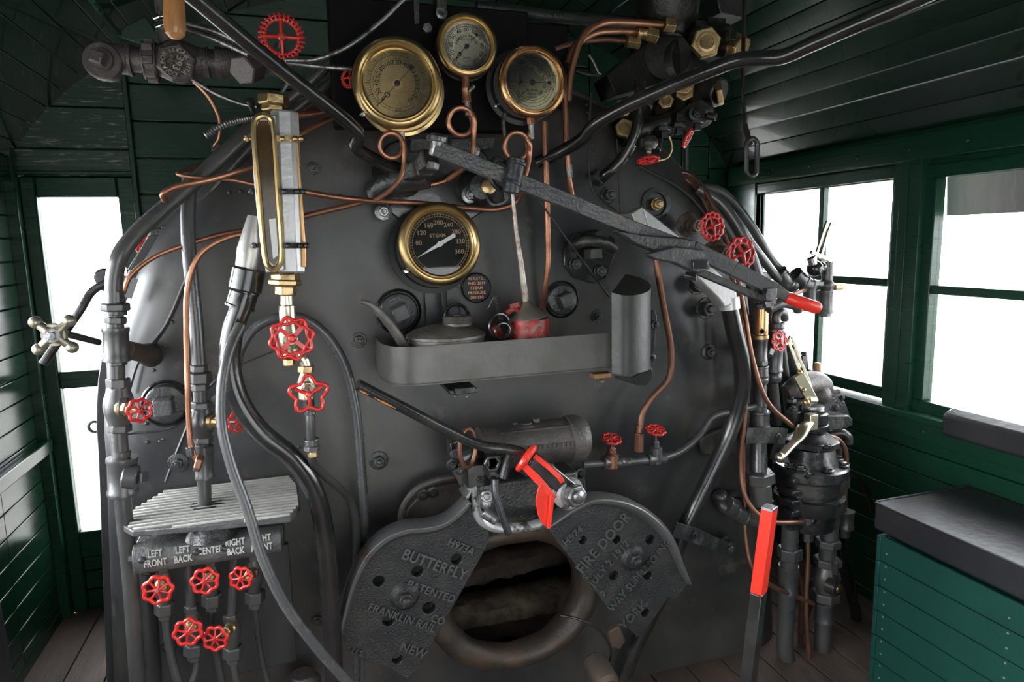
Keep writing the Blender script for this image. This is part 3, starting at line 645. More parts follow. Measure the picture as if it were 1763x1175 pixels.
m = M(); m.lathe(c-x2*R*.86-y2*R*.60-a*.012, a, [(0, .009), (.012, .009), (.017, .006), (.018, 0)], 14); part(m, 'screw', K['chrome'], t)
# round stamped boiler plate beside the steam gauge
c = P(820, 496, 1.79); R = S(26, c)
t = thing('pressure_plate', 'small round black badge with coppery lettering just right of the steam gauge', 'badge', c)
m = M(); m.lathe(c, NY, [(0, R), (.005, R), (.007, R*.96), (.004, R*.92), (.004, 0)], 40); part(m, 'disc', K['blackring'], t)
m = M(); q = c+NY*.0042
for s, oy in (('N.R.ST.L.', .62), ('ENG 2019', .30), ('STEAM', 0), ('PRESSURE', -.32), ('200 LBS', -.62)): m.text(s, R*.27, q+ZZ*R*oy, XX, ZZ, .0015, bold=.02)
part(m, 'lettering', K['pinkink'], t)

# ================================================================== PLUGS AND STUDS ON THE BACKHEAD
def plug(px, py, r, label, sq=.5, rot=.3, Y=YB, h=None, ring=True):
    c = P(px, py, Y); R = S(r, c); t = thing('washout_plug', label, 'plug', c)
    m = M(); m.lathe(c, NY, [(-.004, R*1.22), (.004, R*1.2), (.007, R*1.12), (.004, R*1.06)], 40); m.f.pop(); part(m, 'seat_ring', K['gloss'], t)
    m = M(); m.lathe(c, NY, [(0, R), (R*.22, R), (R*.32, R*.92), (R*.36, R*.75), (R*.36, 0)], 40); part(m, 'disc', K['iron'], t)
    m = M(); h = h or R*.85; o = c+NY*R*.34; m.lathe(o, NY, [(0, R*sq*1.5), (h, R*sq*1.42), (h*1.06, R*sq*1.3)], 4, ph=pi/4+rot, xdir=XX); part(m, 'square_head', K['manif'], t, bev=.003)
plug(686, 537, 33, 'round black plug with square head left of the steam gauge pipe, behind the spout', .40, .4)
plug(966, 516, 27, 'round black plug with square head right of the tall copper tube', .42, .35)
plug(287, 695, 34, 'biggest round plug with square head, low on the left, beside a red valve', .42, .02)
def stud(px, py, r, label, Y=YB, mt='iron', fl=1.6, h=None, group=None, ax=NY):
    c = P(px, py, Y); R = S(r, c); return solo(M().bolt(c, ax, R, h or R*1.0, True, fl), 'flange_bolt', K[mt], label, 'bolt', group, bev=.0006)
stud(652, 793, 10, 'hex bolt on washer in the plate below left of the parts tray', fl=1.65)
stud(618, 586, 9, 'hex bolt between the arched hose and the oil can spout', fl=1.5)
stud(1220, 606, 9, 'hex bolt on washer right of the tall copper tube, beside the black hose', fl=1.55)
stud(1028, 545, 7.5, 'small hex nut below the round plug and left of the tall black box', fl=1.5)
stud(307, 797, 9, 'hex bolt on wide flat washer above the ribbed step', fl=1.9)
stud(376, 691, 7, 'small hex bolt behind the hoses, right of the second upright pipe', fl=1.7)
stud(539, 290, 9, 'hex bolt on the plate right of the top of the water glass', fl=1.25)
stud(1130, 352, 9, 'brassy hex nut in the dark recess at the upper right of the boiler', Y=1.79, mt='goldnut', fl=1.2)
stud(1047, 336, 11, 'hex bolt inside the seamed panel right of the copper tubes', fl=1.3)
stud(1198, 490, 13, 'upper of two big hex bolts beside the silver duct', Y=1.77, fl=1.35)
stud(1214, 531, 14, 'lower of two big hex bolts beside the silver duct', Y=1.77, fl=1.35)
stud(989, 455, 10, 'left hex bolt of the small flange right of the tall funnel spout', Y=1.78, fl=1.1)
stud(1032, 467, 10, 'right hex bolt of the small flange near the tall black box', Y=1.78, fl=1.1)
stud(546, 1065, 9, 'rusty bolt head by the wide black hose near the bottom', fl=1.2)
stud(1248, 939, 12, 'large hex nut at the end of the strap holding the right hose', Y=1.76, fl=1.35)
# recess ring upper right
c = P(1128, 352, YB); solo(M().lathe(c, NY, [(-.01, S(30, c)), (.006, S(28, c)), (.006, S(20, c)), (-.002, S(18, c)), (-.002, 0)], 32), 'inspection_plug_seat', K['gloss'], 'dark round recess plate holding the brassy nut at upper right', 'plate')
# ================================================================== TOP LEFT
# steam heat valve with hexagonal cap
YV = 1.78
t = thing('steam_heat_valve', 'big brown-black iron steam heat valve across top left, with hexagonal lettered cap', 'valve', P(300, 110, YV))
for f in (('sleeve', 178, 99, 228, 104, YV, 25, K['heatvalve']), ('collar', 226, 104, 250, 105, YV, 20, K['heatvalve']), ('sleeve', 248, 104, 272, 106, YV, 29, K['heatvalve']),
          ('globe', 268, 105, 348, 108, YV, 33, K['heatvalve']), ('sleeve', 340, 107, 360, 108, YV, 24, K['heatvalve']), ('collar', 358, 108, 376, 109, YV, 18, K['heatvalve']), ('sleeve', 372, 108, 446, 112, YV, 24, K['heatvalve'])): fit(t, *f)
c = P(176, 105, YV-.03); R = S(31, c); ax = V((-.12, -1, .05)); m = M(); m.lathe(c, ax, [(-.05, R*.8), (-.016, R*.85), (-.014, R), (.003, R), (.006, R*.93), (.006, R*.68), (.013, R*.62), (.013, 0)], 36); part(m, 'end_cap', K['heatvalve'], t)
m = M(); m.lathe(c+ax.normalized()*.012, ax, [(0, R*.50), (.022, R*.47), (.024, R*.4)], 4, ph=.45, xdir=XX); part(m, 'square_head', K['heatvalve'], t, bev=.002)
c = P(303, 107, YV-.075); R = S(33, c); ax = V((.06, -1, -.06)).normalized(); m = M(); m.hex(c-ax*.03, c, R, ph=.25, xdir=XX); m.lathe(c, ax, [(0, R*.80), (.0015, R*.80), (.0015, R*.74), (.0002, R*.74)], 36); m.f.pop()
part(m, 'hex_cap', K['heatvalve'], t, bev=.0015)
m = M(); xd = (XX-ax*XX.dot(ax)).normalized(); yd = xd.cross(ax)*-1; yd = ax.cross(xd); rt = radians(-115); x2 = xd*cos(rt)+yd*sin(rt); y2 = yd*cos(rt)-xd*sin(rt)
arctext(m, 'CAR HTR CO', R*.31, c, R*.60, 90, 21, x2, y2, ax, depth=.004); arctext(m, 'VAPOR', R*.31, c, R*.60, -60, 22, x2, y2, ax, depth=.004); arctext(m, 'SEC', R*.22, c, R*.58, -150, 19, x2, y2, ax, depth=.004)
m.text('393', R*.5, c+y2*R*.1, x2, y2, .004, bold=.02); m.text('602', R*.3, c-y2*R*.25, x2, y2, .004); part(m, 'raised_lettering', K['valvebronze'], t)  # letters lighter than the cap: light on the relief put into the colour
m = M()
for k in range(8):
    q = P(260, 105, YV); r_ = S(29, q); d = (P(300, 107.5, YV)-P(220, 103.5, YV)).normalized(); x_, y_, _ = perp(d); an = 2*pi*k/8+.2; m.box(q+(x_*cos(an)+y_*sin(an))*r_, (.022, .016, .016))
part(m, 'union_lug', K['heatvalve'], t, bev=.002)
m = M(); m.hex(P(438, 112, YV-.06), P(416, 122, YV-.10), S(25, P(420, 120, YV))); part(m, 'hex_plug', K['heatvalve'], t, bev=.001)
for f in (('collar', 280, 40, 289, 78, YV+.01, 14, K['heatvalve']), ('hex', 283, 26, 284, 36, YV, 19, K['chrome']), ('hex', 285, 38, 286, 50, YV, 17, K['chrome']), ('collar', 278, 0, 283, 30, YV, 12, K['heatvalve'])): fit(t, *f)
# green roof bracket
m = M(); m.prism([P(*q, 2.55) for q in ((198, 62), (215, 45), (250, 27), (272, 60), (285, 75), (240, 75))], (0, .05, 0)); solo(m, 'roof_bracket', K['green'], 'dark green bracket plate under the roof above the steam heat valve', 'bracket', bev=.003)
pipe('conduit_pipe', 'green-painted pipe running down the ceiling boards at top left', K['green'], 5, [(158, 0, 1.9), (185, 35, 2.2), (205, 57, 2.5)])
# wooden pull handle
t = thing('whistle_pull', 'varnished turned wooden pull handle hanging into the picture at top left', 'pull', P(301, 60, 1.25))
a = P(298, -40, 1.25); b = P(302, 68, 1.25); r_ = S(18, b); d = b-a; L = d.length; m = M(); m.lathe(a, d, [(0, r_*.7), (L*.1, r_*.85), (L*.5, r_*.95), (L*.8, r_*1.0), (L*.92, r_*.85), (L*.985, r_*.45), (L, 0)], 24); part(m, 'grip', K['wood'], t)
m = M(); m.cyl(a-d*2.2, a+d*.02, r_*.3); part(m, 'rod', K['steel'], t)
# ribbed red wheel on the valve
valve('globe_valve', 'red ribbed handwheel valve at top left, above the flexible conduits', (485, 64), 1.62, V((0, -1, -.1)), 37, (478, 100), 1.76, 'ribs', 4, pi/4+.78, [('globe', 450, 110, 500, 114, 1.78, 17, K['rough_iron'])], 'rough_iron')
# flexible conduits
flex('flexible_conduit', 'upper of two parallel braided conduits right of the wooden handle', K['braid'], 5, [(322, 40, 1.7), (375, 55, 1.66), (440, 88, 1.64)])
flex('flexible_conduit', 'lower of two parallel braided conduits right of the wooden handle', K['braid'], 5, [(322, 50, 1.71), (370, 67, 1.67), (430, 95, 1.65)])
flex('flexible_conduit', 'long ribbed metal conduit rising to the top edge left of the gauges', K['steel'], 4.5, [(490, 104, 1.62), (540, 103, 1.62), (600, 80, 1.62), (650, 42, 1.62), (700, -6, 1.62)])
flex('flexible_conduit', 'short ribbed conduit ending at the red valve beside the largest brass gauge', K['steel'], 4.5, [(492, 108, 1.64), (550, 115, 1.64), (606, 119, 1.64)])
flex('flexible_conduit', 'thin ribbed conduit below the hexagonal lettered cap', K['braid'], 3.5, [(325, 132, 1.76), (370, 160, 1.74), (415, 178, 1.72), (445, 184, 1.7)])
flex('flexible_conduit', 'bright ribbed conduit end curling left of the water glass top', K['steel'], 6, [(353, 234, 1.66), (385, 215, 1.66), (420, 205, 1.68), (450, 200, 1.7)])
flex('flexible_conduit', 'short ribbed conduit behind the diagonal rod, above the brass hex cap', K['steel'], 4, [(497, 137, 1.7), (490, 152, 1.7), (480, 168, 1.7)])
pipe('copper_line', 'thin bright copper line curving down the green wall below the lettered cap', K['copper'], 3.2, [(325, 132, 1.8), (358, 165, 1.8), (378, 205, 1.82), (377, 238, 1.84), (368, 252, 1.85)])
# small lever knob on conduit
m = M(); m.tube([P(438, 200, 1.69), P(430, 172, 1.66)], [.004, .009], 10); solo(m, 'toggle_knob', K['gloss'], 'small black knob beside the thin conduit left of the brass hex cap', 'knob')
# dark pipes running up behind the gauges
pipe('steam_pipe', 'upper dark pipe rising diagonally behind the long ribbed conduit', K['pipe'], 9, [(300, 340, 1.80), (420, 228, 1.78), (500, 170, 1.76), (590, 90, 1.76), (650, 40, 1.76), (720, 28, 1.76)])
pipe('steam_pipe', 'lower dark pipe rising diagonally to the left edge of the largest gauge', K['pipe'], 8, [(345, 350, 1.86), (450, 235, 1.84), (560, 150, 1.84), (640, 80, 1.84), (735, 50, 1.84)])
pipe('steam_pipe', 'thick dark pipe curving behind the top of the largest brass gauge', K['pipe'], 12, [(420, 260, 1.9), (520, 190, 1.9), (620, 110, 1.9), (700, 50, 1.9), (760, 20, 1.9)])
# the long diagonal rod
pipe('operating_rod', 'long worn black rod crossing diagonally from the top edge to below the largest gauge', K['gloss'], 12, [(230, -85, 1.18), (322, -14, 1.30), (420, 68, 1.38), (520, 148, 1.47), (600, 212, 1.54), (617, 232, 1.56), (612, 252, 1.58), (640, 272, 1.62), (700, 296, 1.68)], sm=6)
# hanging hardware over the gauges
t = thing('gauge_bracket', 'dark iron hanger plates at the top edge beside the cream gauge', 'bracket', P(740, 20, 1.7))
m = M(); m.prism([P(*q, 1.70) for q in ((712, -10), (722, -10), (722, 40), (714, 42))], (0, .05, 0)); m.prism([P(*q, 1.70) for q in ((752, -10), (770, -10), (768, 34), (754, 30))], (0, .05, 0)); part(m, 'hanger_plate', K['iron'], t, bev=.001)
m = M(); m.bolt(P(735, 50, 1.72), NY, .012); m.bolt(P(760, 22, 1.69), NY, .009); part(m, 'bolt', K['steel'], t)
m = M(); m.box(P(745, 120, 1.74), (.50, .05, .30)); solo(m, 'gauge_board', K['blackmatte'], 'black board behind the three top gauges', 'panel', bev=.006)
pipe('roof_beam_pipe', 'dark horizontal bar running behind the cream gauge to the turret', K['iron'], 10, [(820, 12, 1.9), (1000, 33, 1.92), (1160, 40, 1.95)])
m = M(); c = P(918, 140, 1.83); m.box(c, (.20, .03, .30)); solo(m, 'gauge_board', K['blackmatte'], 'black board behind the coppery gauge', 'panel', bev=.006)

# ================================================================== COPPER LINES AND SIPHONS
def siphon(label, top, loopc, rl, tail, r, Y, mt='copper', fits=()):
    q = [P(top[0], top[1], Y)]
    c = P(*loopc, Y); R = S(rl, c)
    for k in range(0, 15):
        an = radians(20 - k*(370/14)) if tail[0][0] >= loopc[0] else radians(160 + k*(370/14))
        q.append(c+V((cos(an)*R, -.012*k/14*1.6, sin(an)*R)))
    q += [P(x, y, Y-.01) for x, y in tail]
    if fits:
        t = thing('siphon_tube', label, 'tube', c); part(M().tube(catmull(q, 4), S(r, c), 10), 'tube', K[mt], t)
        for f in fits: fit(t, *f)
        return t
    return solo(M().tube(catmull(q, 4), S(r, c), 10), 'siphon_tube', K[mt], label, 'tube')
siphon('looped copper tube hanging below the largest brass gauge', (693, 226), (673, 252), 20, ((696, 275), (690, 305), (668, 330), (645, 345)), 4.2, 1.60, fits=(('collar', 690, 216, 692, 240, 1.6, 5.5, K['silver']),))
siphon('looped copper tube hanging below the cream gauge', (806, 180), (792, 211), 22, ((816, 230), (814, 255), (806, 280), (770, 310)), 4.6, 1.62, fits=(('hex', 801, 132, 802, 152, 1.6, 7, K['copper']), ('sleeve', 802, 152, 804, 176, 1.6, 8, K['copper']), ('collar', 804, 174, 806, 200, 1.61, 5.5, K['steel']), ('collar', 806, 158, 816, 148, 1.59, 3.5, K['steel'])))
siphon('looped copper tube hanging below the coppery gauge', (914, 222), (887, 253), 22, ((912, 262), (908, 290), (897, 322)), 4.2, 1.60, fits=(('hex', 913, 203, 914, 215, 1.59, 7, K['copper']), ('collar', 914, 215, 915, 240, 1.6, 5, K['silver'])))
pipe('silver_line', 'thin silver line curving down left of the coppery gauge stem', K['steel'], 3.6, [(876, 182, 1.62), (867, 205, 1.62), (869, 235, 1.61), (874, 272, 1.6)])
pipe('copper_line', 'tall straight copper tube running down to the right round plug', K['copper'], 5.5, [(937, 210, 1.70), (940, 300, 1.70), (943, 400, 1.71), (943, 460, 1.72), (938, 500, 1.74), (934, 533, 1.77)])
pipe('copper_line', 'copper tube dropping from behind the coppery gauge to the throttle lever', K['copper'], 5.5, [(970, 130, 1.72), (973, 190, 1.72), (976, 260, 1.72), (980, 310, 1.73), (987, 348, 1.75)], [('collar', 979, 283, 981, 306, 1.725, 6.5, K['steel'])])
pipe('copper_line', 'copper line crossing rising to the right behind the steam gauge top', K['copper'], 4.5, [(470, 388, 1.66), (530, 371, 1.68), (620, 349, 1.72), (700, 326, 1.74), (765, 312, 1.74), (800, 290, 1.72)])
pipe('copper_line', 'copper line from the water glass along under the throttle to the funnel spout', K['copper'], 4.5, [(508, 328, 1.60), (580, 340, 1.66), (640, 346, 1.70), (720, 350, 1.72), (800, 358, 1.74), (860, 360, 1.74), (890, 348, 1.72), (903, 326, 1.68)])
pipe('copper_line', 'upper of two copper lines meeting behind the water glass on its left', K['copper'], 4.2, [(212, 505, 1.66), (225, 475, 1.66), (265, 443, 1.67), (335, 417, 1.68), (390, 402, 1.69), (450, 394, 1.70)])
pipe('copper_line', 'copper line bending down beside the second upright pipe to its low tee', K['copper'], 4.8, [(450, 398, 1.62), (390, 410, 1.62), (345, 438, 1.62), (324, 490, 1.62), (321, 570, 1.61), (323, 660, 1.60), (328, 760, 1.60), (334, 785, 1.60), (343, 798, 1.60)], [('collar', 327, 770, 329, 785, 1.60, 7), ('hex', 336, 797, 348, 799, 1.57, 15, K['dcopper'])])
pipe('copper_line', 'thick copper line with hooked end crossing above the big left pipe', K['copper'], 5.2, [(284, 345, 1.62), (281, 334, 1.60), (300, 323, 1.60), (360, 310, 1.60), (435, 288, 1.62)])
pipe('copper_line', 'thin copper line pointing left above the hooked one', K['copper'], 3.4, [(350, 282, 1.72), (318, 294, 1.68), (306, 299, 1.66), (330, 305, 1.65), (400, 310, 1.64), (440, 318, 1.63)])
pipe('copper_line', 'upper thick copper line leaving the water glass top towards the gauges', K['copper'], 6.5, [(495, 200, 1.62), (540, 195, 1.68), (600, 185, 1.76)])
pipe('copper_line', 'lower thick copper line rising right from the water glass clamp', K['copper'], 5, [(505, 238, 1.60), (545, 215, 1.66), (600, 192, 1.76)])
pipe('copper_line', 'copper tube hooking down from the toothed quadrant to the small red wheels', K['dcopper'], 5.5, [(1128, 420, 1.66), (1133, 470, 1.66), (1143, 530, 1.68), (1155, 600, 1.70), (1152, 650, 1.71), (1120, 688, 1.71), (1105, 715, 1.71), (1101, 742, 1.71)], [('collar', 1101, 732, 1100, 745, 1.71, 6.5, K['dcopper']), ('hex', 1100, 745, 1099, 778, 1.71, 9, K['dcopper'])])
pipe('copper_line', 'short copper line reaching the silver duct from the left', K['copper'], 4.2, [(1045, 380, 1.74), (1060, 372, 1.74), (1080, 371, 1.74), (1096, 378, 1.73)])
m = M(); q = resample([P(928, 345, 1.66), P(985, 425, 1.68), P(1050, 512, 1.72)], .0045); m.tube(q, [.0038 if i % 2 else .0022 for i in range(len(q))], 8); solo(m, 'bead_chain', K['darksteel'], 'dark beaded chain stretched from the throttle lever down to the tall black box', 'chain', sharp=80)

# ================================================================== WATER GLASS
YW = 1.52
t = thing('water_glass', 'tall silver water glass column with brass loop frame and brass hex cap, upper left', 'water gauge', P(490, 470, YW))
m = M(); a = P(490, 193, YW+.015); b = P(502, 470, YW+.015); r_ = S(24, b); m.lathe(a, b-a, [(0, r_*.9), (.004, r_), ((b-a).length-.004, r_), ((b-a).length, r_*.9)], 8, ph=pi/8, xdir=XX); part(m, 'column', K['silver'], t, 'silver eight-sided column', bev=.001)
m = M(); m.prism([P(*q, YW-.028) for q in ((433, 202), (476, 197), (489, 466), (458, 470), (444, 380), (436, 300))], (0, .06, 0)); part(m, 'side_plate', K['alu'], t, bev=.002)
m = M(); lp = [(437, 220), (440, 205), (453, 199), (466, 205), (470, 220), (478, 330), (485, 440), (482, 455), (472, 464), (461, 458), (456, 440), (446, 330)]
m.tube(catmull([P(x, y, YW-.034) for x, y in lp], 6, closed=True), S(4.6, b), 8, closed=True); part(m, 'loop_frame', K['brass'], t, 'brass loop frame')
m = M(); m.prism([P(*q, YW-.031) for q in ((441, 222), (446, 208), (461, 208), (466, 222), (474, 330), (481, 445), (472, 458), (461, 448), (450, 330))], (0, .008, 0)); part(m, 'glass', mat('oily_brown_glass', (.10, .06, .025), .12, 0, (.05, .03, .015), 20, 4), t, 'brown oily glass')
m = M(); m.prism([P(*q, YW-.034) for q in ((463, 378), (475, 376), (479, 440), (470, 446))], (0, .003, 0)); part(m, 'scale_strip', K['paper'], t)
for i, (y, xl, xr) in enumerate(((239, 422, 520), (330, 430, 524), (423, 436, 530))):
    m = M(); m.bar(P(xl+10, y, YW-.02), P(xl+22, y, YW-.02), .014, .012); m.bar(P(xr-44, y, YW-.038), P(xr-2, y, YW-.025), .012, .01); m.cyl(P(xl, y, YW-.02), P(xl+14, y, YW-.02), .004)
    for q in ((xl+2, y), (xr-34, y), (xr-12, y), (xr-2, y)): m.ball(P(*q, YW-.042 if q[0] > 460 else YW-.022), .006, 10); m.bar(P(q[0]-2, y-5, YW-.04), P(q[0]+2, y+5, YW-.04), .004, .004)
    part(m, 'clamp', K['goldnut'] if i == 0 else K['darksteel'], t)
m = M(); m.cyl(P(505, 205, YW+.01), P(511, 235, YW+.01), .006); m.cyl(P(511, 245, YW), P(516, 325, YW), .0045); m.cyl(P(517, 335, YW), P(523, 418, YW), .0045); m.cyl(P(523, 425, YW), P(523, 460, YW), .006); part(m, 'tie_rod', K['bronze'], t)
for f in (('hex', 471, 163, 471, 182, YW+.02, 26, K['goldnut']), ('hex', 472, 182, 472, 193, YW+.02, 21, K['goldnut']), ('hex', 491, 470, 492, 486, YW, 24, K['goldnut']), ('hex', 491, 481, 491, 492, YW, 28, K['goldnut']),
          ('hex', 492, 492, 492, 509, YW, 18, K['goldnut']), ('collar', 493, 508, 494, 528, YW, 11, K['palebrass']), ('collar', 494, 525, 496, 556, YW, 14, K['palebrass'])): fit(t, *f)
m = M(); a = P(437, 372, YW+.03); b = P(424, 468, YW+.03); m.lathe(a, b-a, [(0, S(10, a)), ((b-a).length*.6, S(20, b)), ((b-a).length, S(19, b))], 20); part(m, 'drain_spout', K['alu'], t)
valve('angle_valve', 'red star handwheel valve on brass fittings directly under the water glass', (503, 583), 1.44, V((0, -1, .05)), 37, (497, 585), YW, 'star', 8, .2, [('globe', 496, 553, 497, 606, YW, 15, K['palebrass']), ('hex', 497, 604, 497, 614, YW, 11, K['goldnut']), ('hex', 497, 618, 498, 630, YW, 10, K['goldnut']), ('collar', 505, 600, 524, 622, YW, 10, K['palebrass'])], 'palebrass')
valve('angle_valve', 'red five-lobed open handwheel valve, lower one under the water glass', (532, 679), 1.46, V((0, -1, .05)), 33, (528, 662), YW, 'tri', 5, pi/2, [('collar', 522, 618, 527, 632, YW, 10, K['palebrass']), ('hex', 527, 629, 527, 642, YW, 14, K['goldnut']), ('cone', 527, 668, 527, 641, YW, 17, K['palebrass']), ('hex', 528, 670, 529, 688, YW, 14, K['palebrass']), ('hex', 531, 688, 532, 706, YW, 10, K['darksteel'])], 'palebrass')
pipe('drain_pipe', 'thin black pipe with union dropping from the five-lobed red valve, bending right', K['pipe'], 7.5, [(533, 702, YW), (535, 740, YW), (537, 790, YW+.02), (545, 805, YW+.04), (580, 838, 1.62), (603, 862, 1.66), (612, 900, 1.68), (614, 1000, 1.70), (614, 1180, 1.70)], [('collar', 533, 708, 534, 714, YW, 10), ('sleeve', 536, 756, 537, 768, YW, 12), ('hex', 537, 767, 537, 777, YW, 14), ('hex', 538, 777, 539, 787, YW+.01, 9, K['goldnut'])])
# big hoses
pipe('drain_hose', 'thickest glossy black hose with threaded sleeve sweeping down from the water glass', K['gloss'], 17.5, [(432, 470, YW+.03), (418, 520, YW+.02), (401, 570, 1.54), (396, 630, 1.54), (412, 690, 1.54), (450, 745, 1.54), (505, 790, 1.55), (543, 850, 1.56), (560, 930, 1.57), (570, 1050, 1.58), (576, 1190, 1.58)], [('sleeve', 421, 500, 412, 530, YW+.03, 24, K['gloss']), ('collar', 429, 462, 421, 502, YW+.03, 28, K['gloss'])], cat='hose', n=20)
pipe('drain_tube', 'pale grey tube sweeping down in front of the thick hose and ribbed step', K['greypipe'], 9, [(414, 560, 1.50), (396, 600, 1.47), (383, 660, 1.45), (382, 730, 1.44), (398, 800, 1.43), (427, 880, 1.42), (452, 960, 1.41), (490, 1040, 1.41), (545, 1115, 1.42), (612, 1190, 1.44)], cat='hose', n=16)
pipe('arched_pipe', 'grey-black pipe arching over behind the star wheel and running down beside the doors', K['greypipe'], 8, [(405, 640, 1.72), (415, 600, 1.72), (440, 565, 1.72), (480, 547, 1.71), (520, 548, 1.71), (560, 575, 1.71), (592, 625, 1.71), (612, 700, 1.71), (622, 800, 1.71), (627, 900, 1.71), (622, 1000, 1.71), (620, 1180, 1.71)])

# ================================================================== LEFT UPRIGHT PIPES
YL = 1.60
t = pipe('steam_pipe', 'thick bent black pipe with unions and a side tee, nearest the left door', K['pipe'], 14, [(430, 222, 1.72), (395, 258, 1.70), (310, 335, 1.66), (235, 402, 1.62), (207, 440, YL), (197, 480, YL), (198, 560, YL), (202, 700, YL), (208, 800, YL), (213, 880, YL), (225, 1000, YL+.02), (238, 1190, YL+.03)],
 [('hex', 197, 500, 198, 522, YL, 15), ('hex', 198, 522, 199, 536, YL, 23), ('collar', 199, 535, 199, 542, YL, 18), ('hex', 199, 545, 199, 558, YL, 17), ('sleeve', 199, 564, 201, 622, YL, 20), ('hex', 201, 622, 202, 630, YL, 16)], n=20)
t = thing('pipe_tee', 'rounded iron tee with square side plug low on the left bent pipe', 'tee', P(210, 820, YL))
for f in (('collar', 209, 776, 209, 786, YL, 15), ('sleeve', 210, 788, 212, 852, YL, 23), ('collar', 212, 820, 238, 822, YL-.015, 21)): fit(t, *f)
m = M(); a = P(238, 822, YL-.015); d = V((.9, -.5, 0)).normalized(); m.lathe(a, d, [(0, .017), (.016, .0165), (.018, .014)], 4, ph=.6); part(m, 'square_plug', K['pipe'], t, bev=.001)
valve('globe_valve', 'small red handwheel valve on the thick bent left pipe, beside the biggest plug', (240, 707), 1.53, V((.55, -1, .05)), 21, (212, 703), 1.58, 'flower', 7, .3, [('hex', 203, 651, 204, 668, YL, 19), ('globe', 204, 664, 205, 732, YL, 22), ('hex', 206, 730, 206, 744, YL, 19), ('collar', 206, 702, 222, 702, 1.58, 17)], 'goldnut', bonnet_r=.75)
m = M(); a = P(215, 602, YL+.01); b = P(262, 612, YB+.02); m.lathe(a, b-a, [(0, S(16, a)), ((b-a).length*.6, S(17, a)), ((b-a).length, S(25, a))], 20); solo(m, 'branch_elbow', K['ringiron'], 'brown-stained stub pipe joining the thick left pipe to the boiler shoulder', 'pipe')
t = pipe('steam_pipe', 'second upright black pipe with hex unions passing through the ribbed step', K['pipe'], 11.5, [(326, 300, 1.70), (324, 400, 1.68), (328, 460, 1.67), (338, 560, 1.66), (343, 640, 1.65), (347, 740, 1.65), (352, 850, 1.65), (353, 900, 1.65)],
 [('hex', 342, 628, 342, 641, 1.65, 15), ('hex', 343, 641, 344, 660, 1.65, 20), ('hex', 344, 660, 345, 673, 1.65, 15), ('collar', 350, 767, 350, 778, 1.65, 17), ('sleeve', 351, 778, 353, 824, 1.65, 15)], n=18)
valve('globe_valve', 'small red handwheel valve on the second upright pipe, mostly behind the grey tube', (408, 727), 1.60, V((.7, -1, .05)), 18, (362, 726), 1.63, 'flower', 7, .1, [('hex', 346, 691, 346, 704, 1.65, 18), ('globe', 346, 700, 348, 754, 1.65, 20), ('hex', 349, 751, 349, 763, 1.65, 17), ('collar', 350, 727, 368, 727, 1.64, 16)], 'goldnut', bonnet_r=.7)
# third pipe at the far left bottom: blow-down column
pipe('upright_column', 'thick black column running down behind the left pipe below the ribbed step', K['jacket'], 20, [(246, 960, 1.72), (250, 1060, 1.72), (258, 1190, 1.72)], n=20)
# cross knob, rod and hooked bar beside the left door
t = thing('cross_handle', 'tarnished metal cross handle with four ball ends in front of the left door', 'handle', P(93, 577, 1.72))
c = P(93, 577, 1.70); m = M()
for dx, dz in ((-1, 1), (1, 1), (1, -1), (-1, -1)):
    e = c+V((dx*.032, 0, dz*.030)); m.tube([c, c.lerp(e, .5), e], [.019, .010, .009], 10); m.ball(e, .0135, 14)
m.lathe(c+V((0, .008, 0)), NY, [(0, .026), (.014, .024)], 16); part(m, 'cross', K['knobw'], t, sharp=60)
m = M(); m.lathe(c+V((0, -.01, 0)), NY, [(0, .016), (.004, .016), (.005, .008), (.012, .008), (.013, 0)], 16); part(m, 'hub_nut', K['steel'], t)
m = M(); m.tube([c+V((.02, .01, 0)), P(170, 590, 1.80)], .008, 10); part(m, 'spindle', K['gloss'], t)
pipe('hooked_bar', 'dark bent bar with bright lower end, crossing the left door window', K['darksteel'], 7, [(196, 484, 1.76), (178, 490, 1.76), (158, 503, 1.76), (138, 535, 1.75), (110, 575, 1.75), (74, 627, 1.74)], cat='bar')
m = M(); c = P(182, 478, 1.80); m.lathe(c, NY, [(0, .022), (.012, .022), (.015, .018), (.015, 0)], 20); m.bar(P(176, 482, 1.8), P(232, 498, 1.82), .05, .012); solo(m, 'bar_bracket', K['gloss'], 'black bracket with round boss behind the bent left pipe', 'bracket')
valve('globe_valve', 'red handwheel valve half hidden behind the thick bent pipe, far left of boiler', (258, 428), 1.98, V((-.3, -1, .25)), 22, (275, 415), 2.06, 'star', 8, .1, [('collar', 262, 410, 290, 385, 2.08, 12, K['pipe'])], 'palebrass')
# running board rail above the shoulder (left)
t = thing('edge_rail', 'dark riveted angle rail following the top left edge of the boiler', 'rail', P(300, 370, 1.99))
m = M(); a = P(418, 232, 1.97); b = P(300, 360, 1.97); m.bar(a, b, .035, .02); m.bar(P(300, 362, 1.97), P(232, 470, 1.97), .035, .02); part(m, 'rail', K['iron'], t, bev=.002)
m = M()
for x, y in ((375, 255), (400, 265), (350, 300), (290, 395), (270, 400)): m.box(P(x, y, 1.95), (.03, .02, .018))
part(m, 'clip', K['iron'], t, bev=.002)

